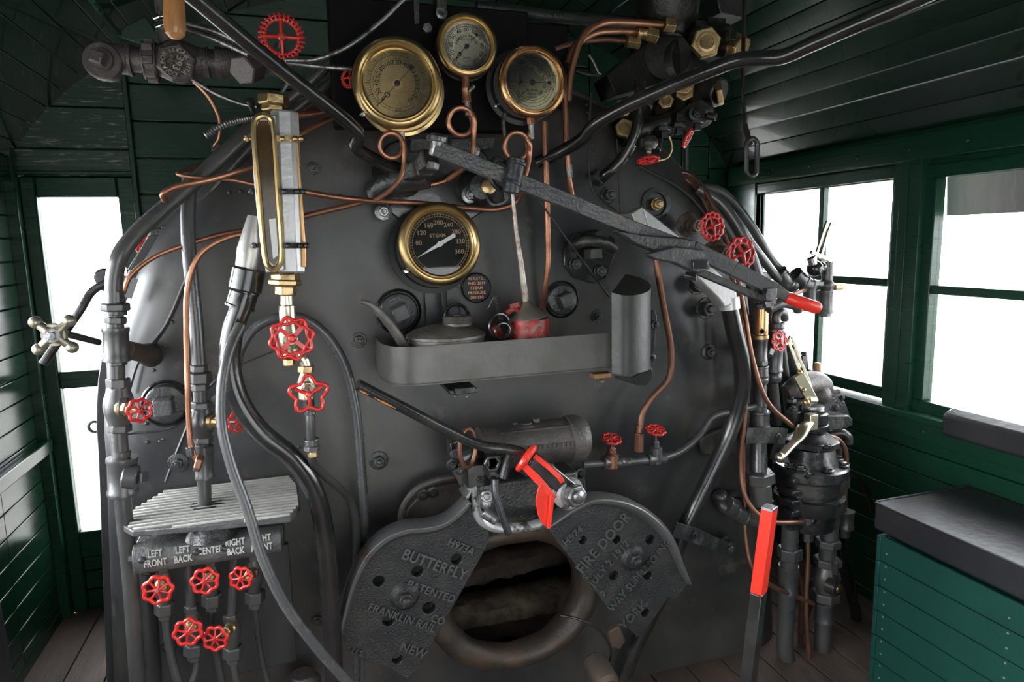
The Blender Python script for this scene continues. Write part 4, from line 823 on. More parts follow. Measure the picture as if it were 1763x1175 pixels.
# ================================================================== RIBBED STEP AND MANIFOLD
zst = P(400, 832, YB-.01).z
cor = [PZ(*q, zst) for q in ((290, 833), (500, 820), (513, 836), (517, 870), (500, 890), (355, 905), (228, 915), (207, 903), (212, 888))]
m = M(); cor = [V((p.x, min(p.y, 1.79), zst)) for p in cor]; m.prism(cor, (0, 0, -.014)); t = thing('step_plate', 'pale ribbed metal step plate above the small red valves at left', 'step', cor[4]); part(m, 'plate', K['manif'], t, bev=.002)
m = M(); yb = max(p.y for p in cor); yf = min(p.y for p in cor); n = 15
for i in range(n):
    y = yf+(yb-yf)*(i+.5)/n; xs = []
    for a, b in zip(cor, cor[1:]+cor[:1]):
        if (a.y-y)*(b.y-y) < 0: xs.append(a.x+(b.x-a.x)*(y-a.y)/(b.y-a.y))
    if len(xs) == 2: x0, x1 = min(xs)+.004, max(xs)-.004; m.bar(V((x0, y, zst+.0015)), V((x1, y, zst+.0015)), .006, .006, up=(0, 0, 1))
part(m, 'rib', K['step'], t, bev=.001)['kind'] = 'stuff'
c = P(353, 848, 1.65); c.z = zst+.001; m = M(); m.lathe(c, ZZ, [(0, .034), (.003, .034), (.003, 0)], 28); part(m, 'painted_pipe_hole', K['holeshade'], t)  # solid black disc: the shade of a hole painted on the step
m = M(); m.box(V(((cor[0].x+cor[1].x)/2, 1.77, zst-.05)), (.20, .05, .09)); part(m, 'support_bracket', K['iron'], t, bev=.003)
YM = 1.60; a = P(232, 955, YM); b = P(486, 932, YM); zc = (a.z+b.z)/2; a.z = b.z = zc
t = thing('valve_manifold', 'rounded iron manifold lettered LEFT FRONT to RIGHT FRONT under the ribbed step', 'manifold', a)
r_ = S(27, a); m = M(); prof = [V((0, sin(an)*-r_, cos(an)*r_)) for an in [radians(k) for k in (-20, 0, 20, 40, 48)]]+[V((0, -r_*.96, -r_*.30)), V((0, -r_*.75, -r_*.75)), V((0, -r_*.3, -r_*.95)), V((0, r_*.4, -r_*.95))]
m.prism([a+p for p in prof], b-a); part(m, 'body', K['manif'], t, bev=.003, sharp=45)
p0 = V((0, sin(radians(48))*-r_, cos(radians(48))*r_)); p1 = V((0, -r_*.96, -r_*.30)); up = (p0-p1).normalized(); nrm = XX.cross(up)
m = M(); L = b.x-a.x; face = (p0+p1)/2; lh = .024
def lab(s, fr, dz): m.text(s, lh*.86, V((a.x+L*fr, a.y, a.z))+face+up*dz, XX, up, .004, bold=.03, sx=.66)
for s1, s2, fr in (('LEFT', 'FRONT', .15), ('LEFT', 'BACK', .33), ('RIGHT', 'BACK', .68), ('RIGHT', 'FRONT', .86)): lab(s1, fr, lh*.42); lab(s2, fr, -lh*.42)
lab('CENTER', .51, 0); part(m, 'raised_lettering', K['alu'], t)
m = M()
for fr in (.065, .42, .60): m.lathe(V((a.x+L*fr, a.y, a.z))+face+nrm*.001, nrm, [(0, .008), (.004, .007), (.006, .003), (.006, 0)], 14)
part(m, 'screw', K['darksteel'], t)
m = M(); m.lathe(V((a.x+L*.52, a.y-.0, a.z+r_*.8)), ZZ, [(0, .06), (.02, .045), (.05, .035)], 20); m.box(V(((a.x+b.x)/2, 1.70, zc)), (L*1.02, .18, .05)); part(m, 'mount', K['iron'], t, bev=.003)
m = M(); m.lathe(V((a.x, a.y, a.z)), (-1, 0, 0), [(0, .012), (.012, .012), (.012, 0)], 8); part(m, 'end_plug', K['pipe'], t)
m = M(); m.box(P(380, 1060, YB-.012), (.36, .012, .34)); solo(m, 'mounting_plate', K['jacket'], 'dark flat plate behind the five small red valves', 'plate', bev=.002)
for (hx_, hy_), R_, bx_, by_, nm_, ph_, top, side in (((272, 1016), 25, 281, 1005, 'leftmost small red flower handwheel valve under the manifold', .0, 970, 0), ((353, 1001), 23, 362, 990, 'upper middle small red flower handwheel valve under the manifold', .3, 960, 0), ((415, 996), 20, 436, 985, 'right-hand small red flower handwheel valve under the manifold', .1, 950, 1), ((324, 1089), 24, 331, 1075, 'lowest left small red flower handwheel valve, fed by a long stem pipe', .5, 1040, 0), ((371, 1100), 22, 398, 1080, 'lowest right small red flower handwheel valve, turned sideways', .2, 1055, 1)):
    Y0 = 1.63; dy = by_-0
    valve('globe_valve', nm_, (hx_, hy_), 1.53, V((-.25 if side else 0, -1, .1)), R_, (bx_, by_+2), Y0-.02, 'flower', 7, ph_, [('hex', bx_-1, top+2, bx_, top+14, Y0, 13), ('globe', bx_, top+10, bx_+2, by_+32, Y0, 14), ('hex', bx_+3, by_+32, bx_+3, by_+52, Y0, 17), ('hex', bx_+4, by_+52, bx_+4, by_+62, Y0, 11)], 'goldnut', bonnet_r=.5)
pp = [('stem_pipe', 'short pipe stub above the leftmost small red valve', 8, [(279, 950, 1.63), (280, 975, 1.63)]), ('stem_pipe', 'long pipe between manifold and the lowest left red valve', 8, [(322, 950, 1.63), (325, 1000, 1.63), (330, 1048, 1.63)]),
      ('stem_pipe', 'short pipe stub above the upper middle red valve', 8, [(361, 945, 1.63), (362, 965, 1.63)]), ('stem_pipe', 'long pipe between manifold and the sideways lowest right valve', 8, [(404, 955, 1.63), (401, 1010, 1.63), (398, 1060, 1.63)]), ('stem_pipe', 'short pipe stub above the right-hand red valve', 8, [(436, 930, 1.63), (436, 955, 1.63)]),
      ('drip_pipe', 'thin pipe curving down from the leftmost red valve union', 7, [(286, 1064, 1.63), (291, 1110, 1.63), (300, 1150, 1.63), (312, 1190, 1.63)]), ('drip_pipe', 'thin pipe below the lowest left red valve', 5, [(335, 1130, 1.63), (338, 1150, 1.63), (325, 1190, 1.62)]),
      ('drip_pipe', 'thin pipe below the upper middle red valve', 6, [(366, 1045, 1.64), (362, 1070, 1.66), (372, 1120, 1.68), (385, 1190, 1.68)]), ('drip_pipe', 'thin pipe below the sideways lowest right red valve', 6, [(402, 1140, 1.63), (405, 1160, 1.63), (412, 1190, 1.63)]), ('drip_pipe', 'thin pipe curling down from the right-hand red valve', 5, [(440, 1045, 1.64), (443, 1085, 1.66), (450, 1130, 1.67), (465, 1190, 1.67)])]
for nm_, lb_, r__, q in pp: pipe(nm_, lb_, K['pipe'], r__, q)
stud(257, 1048, 10, 'black bolt head beside the leftmost red valve, under the manifold end', Y=1.74, fl=1.4)
stud(291, 1112, 9, 'black bolt head low among the small valve pipes', Y=1.78, fl=1.5)
m = M(); m.ball(P(262, 975, 1.66), .018, 12); m.ring(P(255, 975, 1.66), NY, .02, .005, 16, 6); solo(m, 'manifold_lug', K['iron'], 'round lug under the left end of the manifold', 'lug')
m = M(); q = catmull([P(500, 1165, 1.74), P(530, 1150, 1.72), P(560, 1165, 1.74)], 4); m.lathe(P(522, 1172, 1.72), ZZ, [(-.05, .05), (0, .045), (.02, .03), (.025, 0)], 20); solo(m, 'floor_boss', K['rough_iron'], 'rounded dark iron boss at the bottom edge by the thick hose', 'fitting')

valve('globe_valve', 'small ribbed red handwheel peeping out left of the largest brass gauge', (603, 134), 1.66, V((-.75, -1, .1)), 18, (622, 140), 1.74, 'ribs', 4, 0, [('globe', 618, 130, 640, 148, 1.76, 13, K['iron'])], 'iron', bonnet_r=.5)
pipe('upright_rod', 'thin dark upright rod behind the turret, before the small front window', K['pipe'], 4, [(1181, 225, 2.2), (1181, 300, 2.2), (1180, 360, 2.2)])
# ================================================================== PARTS TRAY AND WHAT STANDS IN IT
YT = 1.56
a = P(672, 600, YT); b = P(1055, 567, YT); zt_ = a.z; zb_ = P(672, 668, YT).z
xl, xr = a.x-.012, b.x+.01
plan = [V((xl, 1.785, 0)), V((xl-.002, 1.70, 0)), V((xl+.004, 1.63, 0)), V((xl+.02, 1.585, 0)), V((xl+.05, 1.562, 0)), V((xl+.11, YT-.006, 0)), V((xl+.25, YT-.004, 0)), V((xr-.1, YT, 0)), V((xr, YT+.004, 0))]
plan = catmull(plan, 5); t = thing('parts_tray', 'long grey sheet-metal tray with rounded left end, fixed across the boiler face', 'tray', V((xl, YT, zb_)))
m = M(); n = len(plan); vs_ = []
for off, zs in ((0, (zb_, zt_)), (.004, (zt_, zb_))):
    for z in zs:
        for i, p in enumerate(plan):
            d = (plan[min(i+1, n-1)]-plan[max(i-1, 0)]).normalized(); nn = V((d.y, -d.x, 0)); vs_.append(V((p.x, p.y, z))-nn*off*(1 if True else 1))
m.add(vs_, [[r*n+i, r*n+i+1, ((r+1) % 4)*n+i+1, ((r+1) % 4)*n+i] for r in range(4) for i in range(n-1)]); part(m, 'front_band', K['tray'] if 'tray' in K else K['tincan'], t, sharp=50)
m = M(); m.prism([V((p.x, p.y, zb_+.002)) for p in plan]+[V((xr, 1.79, zb_+.002))], (0, 0, .004)); part(m, 'bottom_sheet', K['tincan'], t)
m = M(); q = P(797, 668, YT+.02); m.box(q+V((0, .09, -.008)), (.07, .2, .012)); m.box(P(800, 672, YT), (.05, .02, .016)); part(m, 'bracket', K['darksteel'], t, bev=.002)
m = M(); m.bolt(P(784, 681, YT+.01), -ZZ, .004, flange=0); m.bolt(P(803, 681, YT+.01), -ZZ, .004, flange=0); part(m, 'bolt', K['steel'], t)
m = M(); m.box(P(1034, 646, YT+.03), (.05, .03, .012)); m.bolt(P(1037, 655, YT+.03), -ZZ, .005); part(m, 'corner_bracket', K['padpaint'], t, bev=.001)
# flat oil can
YC = 1.66
t = thing('oil_can', 'squat dull grey oil can with screw cap and bent spout, left in the tray', 'oil can', P(768, 600, YC))
c = P(768, 588, YC); c.z = zb_+.008; top = P(768, 571, YC).z; R = S(66, P(768, 588, YC)); h = top-c.z
m = M(); m.lathe(c, ZZ, [(0, R*.96), (.004, R), (h*.86, R*.99), (h*.88, R*1.03), (h*.94, R*1.03), (h*.97, R*.98), (h*1.05, R*.84), (h*1.13, R*.55), (h*1.17, R*.38), (h*1.17, 0)], 48); part(m, 'body', K['tincan'], t)
cc = P(788, 552, YC-.01); m = M(); r_ = S(26, cc); m.lathe(cc+V((0, 0, -.012)), ZZ, [(0, r_*.95), (.006, r_*.95), (.007, r_*1.03), (.010, r_*.93), (.013, r_*1.02), (.016, r_*.93), (.019, r_*1.02), (.024, r_*.92), (.025, r_*.3), (.028, r_*.25), (.029, 0)], 32); part(m, 'screw_cap', K['tincan'], t)
m = M(); q = catmull([P(700, 602, YC-.03), P(672, 560, YC-.05), P(648, 533, YC-.06), P(636, 524, YC-.065), P(620, 519, YC-.07)], 6); m.tube(q, [S(9-5.5*i/(len(q)-1), c) for i in range(len(q))], 14); part(m, 'spout', K['tincan'], t)
m = M(); m.ring(P(786, 545, YC+.07), NY, .032, .005, 24, 8, a0=-.3, a1=pi+.3); part(m, 'carry_loop', K['gloss'], t)
# gauge pipe and its back plate
pipe('gauge_pipe', 'short grey pipe dropping from the steam gauge behind the squat oil can', K['darksteel'], 5.5, [(764, 490, 1.74), (765, 525, 1.74), (770, 548, 1.75), (776, 560, 1.76)])
m = M(); m.box(P(762, 530, 1.785), (.095, .012, .11)); solo(m, 'gauge_pipe_bracket', K['jacket'], 'flat grey plate behind the gauge pipe above the squat oil can', 'plate', bev=.001)
# tall oiler with funnel top
YO = 1.64
t = thing('oiler', 'red-based oiler with funnel top and very long straight spout standing in the tray', 'oil can', P(912, 600, YO))
c = P(912, 575, YO); c.z = zb_+.008; R = S(35, P(912, 560, YO)); zt2 = P(912, 548, YO).z; h = zt2-c.z
m = M(); pr_ = [(0, R*.98)]+[(h*k/8, R*(1.0 if k % 2 else .965)) for k in range(1, 7)]+[(h*.86, R), (h*.97, R), (h, R*.97)]; m.lathe(c, ZZ, pr_, 40); part(m, 'base', K['oldred'], t, 'worn red ribbed base')
tp = P(905, 516, YO); cb = c+ZZ*h; m = M(); m.lathe(cb, tp-cb, [(0, R*.97), (.004, R*.95), ((tp-cb).length*.55, R*.45), ((tp-cb).length*.85, R*.22), ((tp-cb).length, R*.17)], 40); part(m, 'funnel_top', K['oldtop'] if 'oldtop' in K else K['tin'], t)
q = [tp-ZZ*.004, P(897, 455, YO-.01), P(888, 395, YO-.02), P(881, 322, YO-.03)]; m = M(); m.tube(q, [R*.19, R*.15, R*.11, R*.08], 14); part(m, 'spout', K['tin'], t, 'long bare metal spout')
m = M(); m.bar(P(878, 528, YO), P(893, 524, YO), .012, .01); m.tube(catmull([P(872, 540, YO), P(885, 532, YO), P(905, 545, YO)], 4), .007, 8); part(m, 'filler_cap', K['oldred'], t)
m = M(); q = P(860, 562, YO-.03); m.ring(q, V((.3, -1, 0)), .030, .0035, 28, 8, ell=1.05); m.ring(q+V((.006, -.006, -.012)), V((.3, -1, 0)), .022, .003, 28, 8, ell=.9); m.tube([q+V((.03, 0, .01)), P(882, 560, YO)], .004, 8); part(m, 'handle_loop', K['gloss'], t)
m = M(); q = P(853, 566, YO+.03); m.tube(catmull([q+V((-.012, 0, -.02)), q+V((.0, -.004, .0)), q+V((.012, 0, -.02))], 6), .011, 10); part(m, 'trigger', K['oldred'], t)
m = M(); L = []; p0 = P(853, 510, YO+.06); p1 = P(862, 550, YO+.06)
for i in range(12*10): tt = i/119; q = p0.lerp(p1, tt); L.append(q+V((cos(i*2*pi/10)*.006, sin(i*2*pi/10)*.006, 0)))
m.tube(L, .0012, 6); m.tube([P(840, 532, YO+.06), P(851, 510, YO+.06)], .0018, 6); solo(m, 'coil_spring', K['steel'], 'small rusty coil spring standing between the two oil cans', 'spring')
# tall half-round box
t = thing('tall_box', 'tall black sheet-metal holder with slanting half-round top at the right end of the tray', 'holder', P(1085, 640, 1.54))
zb2 = P(1060, 642, 1.54).z
def tb(px, py, Y): return P(px, py, Y)
top = [tb(1053, 502, 1.535), tb(1075, 509, 1.51), tb(1098, 508, 1.51), tb(1115, 501, 1.53), tb(1121, 490, 1.56), tb(1116, 482, 1.60), tb(1101, 475, 1.64), tb(1077, 472, 1.67)]
top = catmull(top[:7], 3)+[top[7]]; za, zb3 = P(1098, 508, 1.51).z, P(1077, 472, 1.67).z
for p in top: p.z = za+(zb3-za)*(p.y-1.51)/.16
m = M(); m.prism([V((p.x, p.y, zb2)) for p in top], (0, 0, 0)); n = len(top); m = M(); m.add([V((p.x, p.y, zb2)) for p in top]+top, [list(range(n)), list(range(n, 2*n))[::-1]]+[[i, (i+1) % n, n+(i+1) % n, n+i] for i in range(n)]); part(m, 'shell', K['box'] if 'box' in K else K['jacket'], t, sharp=40)
m = M(); q = [P(x, y, 1.60) for x, y in ((1122, 534), (1128, 534), (1131, 545), (1127, 600), (1118, 628), (1124, 640), (1122, 655), (1112, 664), (1097, 664), (1060, 652), (1060, 648), (1090, 650), (1108, 640), (1112, 620), (1120, 590))]; m.prism(q, (0, .008, 0)); part(m, 'side_bracket', K['gloss'], t, bev=.001)
m = M(); m.bolt(P(1128, 560, 1.59), NY, .007); m.bolt(P(1123, 617, 1.59), NY, .007); part(m, 'bolt', K['darksteel'], t)

# ================================================================== THROTTLE
t = thing('throttle_flange', 'dark cast flange with elbows and bright nuts at upper centre, behind the throttle arm', 'flange', P(740, 320, YB))
m = M(); m.prism([P(*q, YB-.001) for q in ((642, 330), (648, 350), (690, 382), (740, 388), (800, 385), (838, 360), (850, 320), (838, 270), (800, 235), (730, 225), (665, 250), (640, 290))], (0, -.015, 0)); part(m, 'plate', K['gloss'], t, bev=.004)
m = M(); m.tube(catmull([P(650, 335, 1.74), P(672, 315, 1.70), P(700, 308, 1.68), P(735, 300, 1.66)], 5), [S(24, P(700, 300, 1.7))]*16, 14); m.lathe(P(700, 312, 1.72), V((-.5, -1, 0)), [(0, .04), (.03, .038), (.04, .02), (.04, 0)], 16); m.lathe(P(820, 325, 1.785), NY, [(0, .055), (.03, .05), (.06, .032), (.065, 0)], 20); part(m, 'casting', K['iron'], t)
m = M(); m.lathe(P(843, 322, 1.72), V((-.4, -1, .1)), [(0, .020), (.012, .020), (.014, .016), (.014, 0)], 16); part(m, 'brass_gland', K['goldnut'], t, 'dull brass disc')
m = M()
for q in ((808, 336), (660, 322), (812, 258), (660, 365)): m.bolt(P(*q, 1.745), NY, .014)
part(m, 'nut', K['steel'], t, bev=.001)
m = M(); m.prism([P(*q, 1.77) for q in ((705, 240), (850, 238), (846, 258), (705, 262))], (0, -.02, 0)); m.box(P(790, 250, 1.74), (.05, .02, .03)); part(m, 'top_strap', K['iron'], t, bev=.002)
m = M(); m.prism([P(*q, YB-.001) for q in ((968, 430), (985, 402), (1035, 398), (1056, 412), (1056, 440), (1040, 478), (1018, 488), (985, 478), (968, 458))], (0, -.014, 0)); t2 = thing('stem_flange', 'small three-cornered flange with lumpy clamp, left of the tall black box', 'flange', P(1010, 440, YB)); part(m, 'plate', K['gloss'], t2, bev=.003)
m = M(); m.tube(catmull([P(985, 425, 1.74), P(1010, 415, 1.70), P(1040, 418, 1.71), P(1056, 428, 1.74)], 5), [.016]*16, 12); m.lathe(P(1020, 412, 1.77), NY, [(0, .028), (.06, .024), (.062, 0)], 16); part(m, 'clamp', K['iron'], t2)
m = M(); m.box(P(1021, 437, 1.735), (.036, .05, .03)); part(m, 'square_nut', K['iron'], t2, bev=.003)
t = thing('throttle_lever', 'long dark steel throttle arm running from the centre bolt to the toothed quadrant', 'lever', P(755, 250, 1.52))
m = M(); ps = [P(748, 255, 1.515), P(890, 312, 1.50), P(1000, 356, 1.49), P(1100, 397, 1.46), P(1165, 420, 1.45)]; ws = [.036, .036, .035, .033, .03]
for i in range(4): m.bar(ps[i], ps[i+1]+(ps[i+1]-ps[i]).normalized()*.002, ws[i], .022, w2=ws[i+1], t2=.022)
part(m, 'arm', K['lever'], t, bev=.002)
m = M(); m.cyl(P(756, 232, 1.515), P(752, 268, 1.53), S(15, P(756, 240, 1.52))); m.cyl(P(752, 236, 1.52), P(751, 246, 1.52), S(18, P(752, 240, 1.52))); m.hex(P(746, 280, 1.53), P(744, 292, 1.53), .015); part(m, 'pivot_pin', K['steel'], t, 'bright steel pivot pin')
m = M(); m.bar(P(742, 272, 1.55), P(715, 296, 1.62), .045, .04, w2=.03); m.bar(P(732, 288, 1.58), P(705, 298, 1.64), .04, .045); part(m, 'crank_arm', K['iron'], t, bev=.004)
m = M(); m.cyl(P(890, 272, 1.47), P(879, 333, 1.475), S(15, P(885, 300, 1.47)), 24); m.cyl(P(889, 279, 1.47), P(888, 285, 1.47), S(17, P(885, 300, 1.47)), 24); m.cyl(P(883, 312, 1.474), P(881, 318, 1.474), S(17, P(885, 300, 1.47)), 24); part(m, 'knuckle_pin', K['darksteel'], t, 'bright round knuckle pin')
m = M(); m.ring(P(862, 300, 1.52), V((.5, -1, .2)), .036, .006, 28, 8); m.tube(catmull([P(868, 318, 1.50), P(872, 345, 1.50), P(850, 352, 1.52), P(838, 335, 1.54)], 5), .006, 8); part(m, 'clevis_ring', K['darksteel'], t)
m = M(); q = [P(1050, 398, 1.47), P(1100, 405, 1.46), P(1140, 408, 1.45), P(1172, 410, 1.45), P(1178, 420, 1.45), P(1172, 432, 1.45), P(1120, 434, 1.46), P(1085, 420, 1.47)]; m.prism(q, (0, -.03, 0)); part(m, 'jaw', K['iron'], t, bev=.004)
t = thing('throttle_quadrant', 'long notched quadrant bar with red grip at its right end, over the silver duct', 'lever', P(1250, 470, 1.42))
def chain(m, pts, w, th):
    for i in range(len(pts)-1): m.bar(pts[i], pts[i+1]+(pts[i+1]-pts[i]).normalized()*.001, w[i], th[i], w2=w[i+1], t2=th[i+1])
m = M(); chain(m, [P(1148, 420, 1.46), P(1190, 428, 1.45), P(1260, 462, 1.43), P(1330, 498, 1.41), P(1358, 514, 1.40)], [.03, .038, .036, .034, .02], [.03, .034, .03, .03, .02]); part(m, 'bar', K['lever'], t, bev=.002)
m = M(); m.prism([P(*q, 1.44) for q in ((1105, 438), (1150, 425), (1200, 430), (1212, 462), (1190, 470), (1150, 452), (1118, 446))], (0, -.03, 0)); part(m, 'quadrant_block', K['lever'], t, bev=.003)
m = M(); chain(m, [P(1188, 462, 1.43), P(1255, 490, 1.42), P(1318, 518, 1.41), P(1325, 528, 1.41)], [.018]*4, [.02]*4); part(m, 'latch_rod', K['iron'], t, bev=.002)
m = M(); m.box(P(1200, 455, 1.415), (.04, .03, .022)); m.hex(P(1180, 474, 1.42), P(1200, 478, 1.40), .010); m.bolt(P(1196, 452, 1.42), V((-.3, -1, 0)), .010); m.box(P(1322, 510, 1.40), (.03, .03, .04)); m.hex(P(1322, 518, 1.39), P(1322, 530, 1.39), .013); part(m, 'latch_fitting', K['gloss'], t, bev=.001)
a = P(1352, 512, 1.40); b = P(1411, 532, 1.385); d = b-a; L = d.length; r_ = S(11, a); m = M(); m.lathe(a, d, [(0, r_*.75), (L*.05, r_*.9), (L*.5, r_), (L*.9, r_*1.02), (L*.98, r_*.8), (L, r_*.4)], 20); part(m, 'red_grip', K['brightred'], t)
# silver duct and hose
t = thing('silver_duct', 'silver wedge-shaped duct feeding a black hose, behind the notched quadrant bar', 'duct', P(1180, 430, 1.62))
m = M(); fr = [P(*q, 1.60) for q in ((1106, 356), (1175, 410), (1268, 498), (1270, 520), (1248, 530), (1238, 515), (1205, 482), (1150, 432), (1118, 400))]
m.prism(fr, (0, .055, 0)); part(m, 'shell', K['silver'], t, bev=.004)
m = M(); m.prism([P(*q, 1.60) for q in ((1087, 368), (1106, 356), (1118, 400), (1100, 396))], (0, .055, 0)); part(m, 'end_cap', K['alu'], t, bev=.002)
m = M(); m.tube([P(1254, 512, 1.628), P(1256, 532, 1.628)], .030, 20); part(m, 'outlet', K['silver'], t)
pipe('duct_hose', 'thick glossy black hose curving down from the silver duct to the floor', K['gloss'], 14, [(1255, 525, 1.63), (1264, 570, 1.64), (1276, 620, 1.66), (1277, 670, 1.68), (1258, 740, 1.70), (1222, 820, 1.70), (1190, 885, 1.70), (1168, 935, 1.71), (1150, 1000, 1.72), (1120, 1060, 1.74), (1090, 1120, 1.75), (1070, 1185, 1.75)], cat='hose', n=20)
m = M(); chain(m, [P(1160, 912, 1.67), P(1195, 922, 1.68), P(1250, 945, 1.73)], [.045, .045, .04], [.006]*3); m.bolt(P(1196, 922, 1.672), V((.2, -1, 0)), .007); solo(m, 'hose_strap', K['iron'], 'dark flat strap clamping the duct hose to the boiler', 'strap', bev=.001)
# red wheels beside the duct
valve('globe_valve', 'upper of two bright red openwork handwheel valves right of the silver duct', (1226, 390), 1.60, V((.12, -1, .05)), 25, (1190, 388), 1.72, 'double', 12, 0, [('globe', 1172, 386, 1196, 388, 1.74, 20, K['valvebronze'])], 'valvebronze', bonnet_r=.6)
valve('globe_valve', 'lower, larger bright red openwork handwheel valve at the end of the grip', (1276, 437), 1.54, V((.1, -1, .05)), 29, (1240, 436), 1.70, 'double', 10, .1, [('globe', 1218, 434, 1246, 436, 1.72, 21, K['valvebronze'])], 'valvebronze', bonnet_r=.55)
# ================================================================== LOOSE BAR, DOOR CYLINDER, FIRE DOORS
YF_ = 1.62
t = thing('door_cylinder', 'dirty black horizontal air cylinder of the fire door, centre bottom', 'cylinder', P(900, 800, YB))
m = M(); a = P(825, 772, 1.66); b = P(985, 758, 1.66); a.z = b.z = (a.z+b.z)/2; d = b-a; L = d.length; r_ = S(39, b); m.lathe(a, d, [(0, r_*.8), (0, r_*.96), (L*.93, r_*.96), (L*.94, r_*1.04), (L*1.04, r_*1.04), (L*1.10, r_*.97), (L*1.14, r_*.82), (L*1.16, 0)], 40); part(m, 'barrel', K['rough_iron'], t, sharp=30)
m = M(); q = P(905, 733, 1.66); m.lathe(q-ZZ*.01, ZZ, [(0, .035), (.014, .028), (.016, .018), (.02, .018), (.021, 0)], 20); m.cyl(q+V((.03, 0, .004)), q+V((.03, 0, .018)), .010); m.cyl(q+V((-.03, 0, .004)), q+V((-.03, 0, .012)), .008); m.bar(a+V((.05, -r_*.55, r_*.72)), b+V((0, -r_*.55, r_*.72)), .012, .008); part(m, 'boss', K['iron'], t)
m = M()
for i in range(13): m.box(P(905+i*8, 772-i*.8, 1.60), (.007, .006, .011))
part(m, 'cast_lettering', K['rough_iron'], t)['kind'] = 'stuff'
m = M(); m.lathe(P(932, 823, 1.70), NY, [(-.1, .06), (.0, .05), (.006, .045)], 20); m.box(P(900, 850, 1.74), (.30, .11, .13)); part(m, 'housing', K['iron'], t, bev=.01)
m = M(); m.prism([P(*q, 1.68) for q in ((768, 755), (782, 748), (800, 752), (812, 765), (812, 812), (800, 830), (785, 828), (770, 800))], (0, -.05, 0)); m.cyl(P(790, 790, 1.62), P(815, 780, 1.62), .035); m.box(P(820, 815, 1.62), (.06, .05, .06)); part(m, 'end_bracket', K['gloss'], t, bev=.004)
m = M()
for x, y in ((785, 783), (792, 808), (779, 800), (843, 777), (826, 825)): m.bolt(P(x, y, 1.60), NY, .010)
part(m, 'bolt', K['darksteel'], t, bev=.001)
m = M(); m.box(P(855, 800, 1.585), (.055, .04, .06)); m.lathe(P(847, 797, 1.565), NY, [(0, .026), (.01, .024), (.01, .014), (.0, .014)], 6); m.f.pop(); part(m, 'link_block', K['gloss'], t, bev=.003)
# door frame around the hole top
t = thing('door_frame', 'dark cast frame with rounded corner above the fire hole', 'frame', P(780, 880, YB))
m = M(); m.tube(catmull([P(690, 905, 1.75), P(692, 880, 1.75), P(715, 845, 1.75), P(750, 828, 1.75), P(800, 820, 1.75)], 6), .010, 10); m.prism([P(*q, YB) for q in ((694, 905), (700, 870), (725, 842), (770, 828), (1000, 815), (1010, 900), (850, 915), (720, 915))], (0, -.03, 0)); part(m, 'cast_frame', K['rough_iron'], t, bev=.004)
m = M()
for q in ((728, 852), (745, 848), (1000, 815)): m.bolt(P(*q, 1.77), NY, .010, stud=False)
part(m, 'bolt', K['iron'], t)
# silver U bracket and lower lip
t = thing('door_hanger', 'silvery U-shaped hanger and curved links between the two fire doors', 'hanger', P(860, 910, 1.60))
m = M(); q = catmull([P(812, 838, YF_-.02), P(818, 868, YF_-.02), P(828, 895, YF_-.02), P(850, 908, YF_-.02), P(895, 908, YF_-.01), P(940, 900, YF_)], 6); m.tube(q, [.016]*len(q), 12, flat=.8); part(m, 'u_bracket', K['silverdirt'] if 'silverdirt' in K else K['alu'], t)
m = M(); m.cyl(P(834, 882, 1.57), P(856, 898, 1.55), .017, r2=.013); m.bolt(P(838, 853, 1.60), V((-.2, -1, .2)), .018); m.bolt(P(838, 866, 1.60), V((-.2, -1, .2)), .012); part(m, 'hinge_bolt', K['steel'], t, bev=.001)
m = M(); q = catmull([P(852, 825, 1.56), P(853, 850, 1.55), P(862, 880, 1.54), P(876, 920, 1.535)], 6); m.tube(q, .0125, 8, flat=.8); part(m, 'curved_link', K['darksteel'], t, bev=.002)
m = M(); q = catmull([P(879, 783, 1.55), P(872, 800, 1.545), P(866, 824, 1.545)], 5); m.tube(q, .0125, 8, flat=.9); part(m, 'short_link', K['darksteel'], t, bev=.002)
m = M(); m.prism([P(*q, 1.60) for q in ((806, 838), (828, 838), (845, 905), (838, 918), (818, 900), (808, 868))], (0, .05, 0)); part(m, 'arm', K['iron'], t, bev=.004)
m = M(); c = P(805, 772, 1.56); m.ring(c, V((.55, -1, 0)), .026, .0055, 36, 8, ell=1.9, xdir=XX); solo(m, 'clevis_ring', K['dcopper'], 'oval copper-brown ring linking the loose bar to the cylinder bracket', 'ring')
t = thing('fire_door_lever', 'loose black bar with worn orange scuffs, slanting up left from the fire doors', 'lever', P(900, 775, 1.50))
q = [P(615, 662, 1.46), P(690, 700, 1.48), P(770, 742, 1.50), P(830, 768, 1.51), P(868, 773, 1.51), P(895, 778, 1.51), P(912, 790, 1.51)]
m = M(); m.tube(catmull(q, 6), S(9.5, q[2]), 14); part(m, 'bar', K['gloss'], t)
m = M(); r_ = S(9.5, q[2]); nd = V((-.2, -.75, -.66)); 
for u0, u1 in ((.03, .30), (.34, .95)): m.tube([q[0].lerp(q[1], u0)+nd*r_*.86, q[0].lerp(q[1], (u0+u1)/2)+nd*r_*.93, q[0].lerp(q[1], u1)+nd*r_*.86], [.001, .0028, .001], 8)
part(m, 'scuff', K['paint'], t, 'orange bare-paint scuff')
m = M(); m.bar(P(915, 790, 1.50), P(985, 850, 1.50), .040, .022, w2=.05); part(m, 'arm', K['gloss'], t, bev=.004)
m = M(); c = P(985, 852, 1.49); d = V((.25, -1, .1)).normalized(); m.lathe(c+d*-.03, d, [(0, .040), (.022, .042), (.030, .036)], 24); part(m, 'boss', K['silverdirt'] if 'silverdirt' in K else K['alu'], t)
